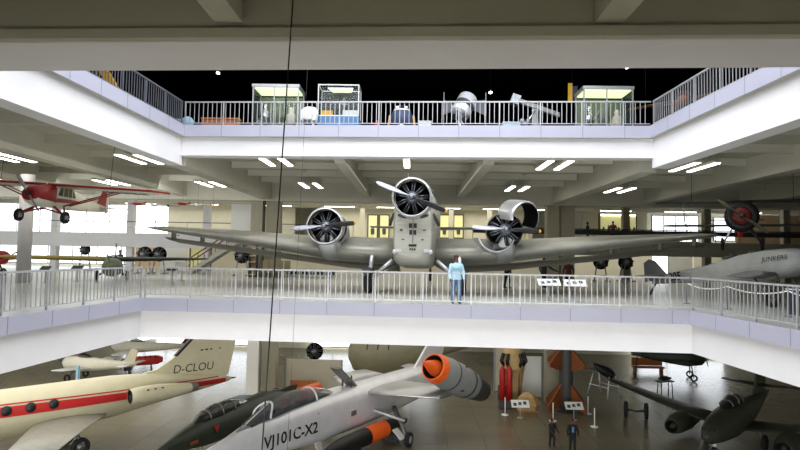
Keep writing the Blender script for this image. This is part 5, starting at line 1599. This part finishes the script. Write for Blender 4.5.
def simple_plane(name, label, p, rz, body, wing_m, fin_m, span, L, zb, r=.5, high=False, tailm=None):
    t = thing(name, label, 'aeroplane', p, rz)
    MB().fus([(-L * .3, zb, r * .3, r * .3, 2), (-L * .25, zb, r * .8, r * .85, 2.2), (-L * .05, zb, r, r * 1.15, 2.4), (L * .2, zb, r * .75, r * .85, 2.4), (L * .7, zb + .15, r * .12, r * .25, 2)], 20).build('fuselage', body, t)
    zw = zb + r * 1.15 if high else zb - r * .5
    for s in (-1, 1):
        MB().wing([((s * r * .5, -L * .1, zw), 1.6, .2), ((s * span * .47, -L * .07, zw + .25), 1.1, .1), ((s * span / 2, -L * .04, zw + .27), .5, .04)]).build('wing', wing_m, t)
        MB().wing([((s * .05, L * .56, zb + .2), .9, .07), ((s * 1.5, L * .59, zb + .2), .6, .04)]).build('tailplane', wing_m, t)
        MB().tube([(s * r * .6, -.6, zb - r * .8), (s * 1.0, -.7, .3)], .05).build('undercarriage_leg', 'dark_grey', t)
        MB().wheel((s * 1.02, -.7, .3), (1, 0, 0), .3, .16).build('main_wheel', 'rubber', t)
    MB().prism([(-.04, L * .52, zb + .2), (-.04, L * .68, zb + .2), (-.04, L * .72, zb + 1.3), (-.04, L * .63, zb + 1.35)], (.08, 0, 0)).build('tail_fin', fin_m, t)
    MB().fus([(-L * .1, zb + r * .8, r * .4, .1, 2), (-L * .02, zb + r * 1.05, r * .65, r * .6, 2), (L * .1, zb + r * .8, r * .4, .1, 2)], 14).build('canopy', 'dark_glass', t)
    propeller(t, (0, -L * .31, zb), .95, .6, ['dark_grey'], tip=False, width=.16, hubmat='dull_metal')
    MB().tube([(0, L * .62, zb), (0, L * .64, .02)], .05).build('tail_skid', 'dark_grey', t)
    return t
simple_plane('light_aeroplane', 'white light aeroplane with a red fin parked beyond the business jet tail', onz(136, 363, ZG), math.radians(-84), 'cream_white', 'white', 'dark_red', 10, 7.5, 1.5)
simple_plane('light_aeroplane', 'pale cream aeroplane with rounded wing beyond the business jet fuselage', onz(84, 380, ZG), math.radians(-100), 'cream_white', 'panel_white', 'cream', 6.4, 6.5, 1.3, .55)
simple_plane('dark_aeroplane', 'dark aeroplane with yellow tail near the bright windows beyond the twin-jet fighter', onz(683, 379, ZG), math.radians(75), 'dark_green', 'dark_grey', 'yellow', 6, 6, 1.8, .6)
p = onz(77, 394, ZG)
t = thing('flag_stand', 'pale blue slim upright stand beside the cream aeroplane', 'stand', (p.x, p.y, ZG))
MB().box((0, 0, 1.05), (.26, .1, 2.0)).build('panel', 'light_blue', t)
MB().box((.09, -.052, 1.05), (.06, .01, 1.9)).build('side_stripe', 'blue_panel', t)
MB().disc((0, 0, .025), (0, 0, 1), .3, .05).build('foot', 'grey_paint', t)
p = onz(665, 402, ZG)
t = thing('work_trestle', 'black tall trestle with tools on the reflective floor behind the fighter wing', 'trestle', (p.x, p.y, ZG), .3)
MB().box((0, 0, 1.5), (1.3, .5, .06)).build('top', 'dark_grey', t)
for sx in (-1, 1):
    for sy in (-1, 1):
        MB().tube([(sx * .45, sy * .18, 1.48), (sx * .5, sy * .25, 0)], .035, 6).build('leg', 'black', t)
MB().fus([(-.5, 1.72, .1, .08, 2), (0, 1.72, .22, .18, 2), (.5, 1.7, .1, .08, 2)], 12, d=(1, 0, 0)).build('engine_part', 'black', t)

# ------------------------------------------------------------------ olive aircraft beyond the silver jet
hp = thing('olive_helicopter', 'big rounded olive-grey aircraft hull with dark rotor head beyond the silver jet', 'helicopter', (-2.2, 46.5, ZG), math.radians(8))
mat('olive_pale', '#8a866c', .45, var=.08, vscale=1.2)
ho = MB().fus([(-2.6, 2.9, .3, .4, 2), (-2.2, 2.9, .95, 1.3, 2.3), (-1.2, 2.9, 1.35, 1.8, 2.5), (.6, 2.9, 1.45, 1.95, 2.6), (2.6, 3.0, 1.3, 1.7, 2.5), (4.2, 3.4, .6, .9, 2.2), (7.6, 3.8, .25, .35, 2)], 24, d=(1, 0, 0)).build('hull', 'olive_pale', hp)
MB().tube([(.2, 0, 4.8), (.2, 0, 5.5)], .16, 10).build('rotor_mast', 'engine_dark', hp)
q = MB().sph((.2, 0, 5.55), (.4, .4, .16), 14, 8).build('rotor_head', 'engine_dark', hp)
for k in range(4):
    a = PI / 4 + PI / 2 * k
    MB().box((.2 + 2.4 * math.cos(a), 2.4 * math.sin(a), 5.55), (4.2, .3, .05), a).build('rotor_blade', 'dark_grey', q)
for s in (-1, 1):
    MB().tube([(-1.8, s * 1.3, .25), (-1.6, s * 1.3, .08), (2.2, s * 1.3, .08)], .07).build('skid', 'dark_grey', hp)
    for x in (-.9, 1.4):
        MB().tube([(x, s * .9, 1.4), (x, s * 1.3, .08)], .06).build('skid_strut', 'dark_grey', hp)
MB().prism([(7.0, -.06, 3.7), (7.7, -.06, 3.7), (8.1, -.06, 5.2), (7.6, -.06, 5.2)], (0, .12, 0)).build('tail_fin', 'olive_pale', hp)
for k in range(3):
    MB().tube([(-1.6 + .8 * k, -1.25, 4.4), (-1.2 + .8 * k, -1.46, 3.9), (-1.3 + .8 * k, -1.5, 3.3)], .035, 6).build('cable_loop', 'black', ho)
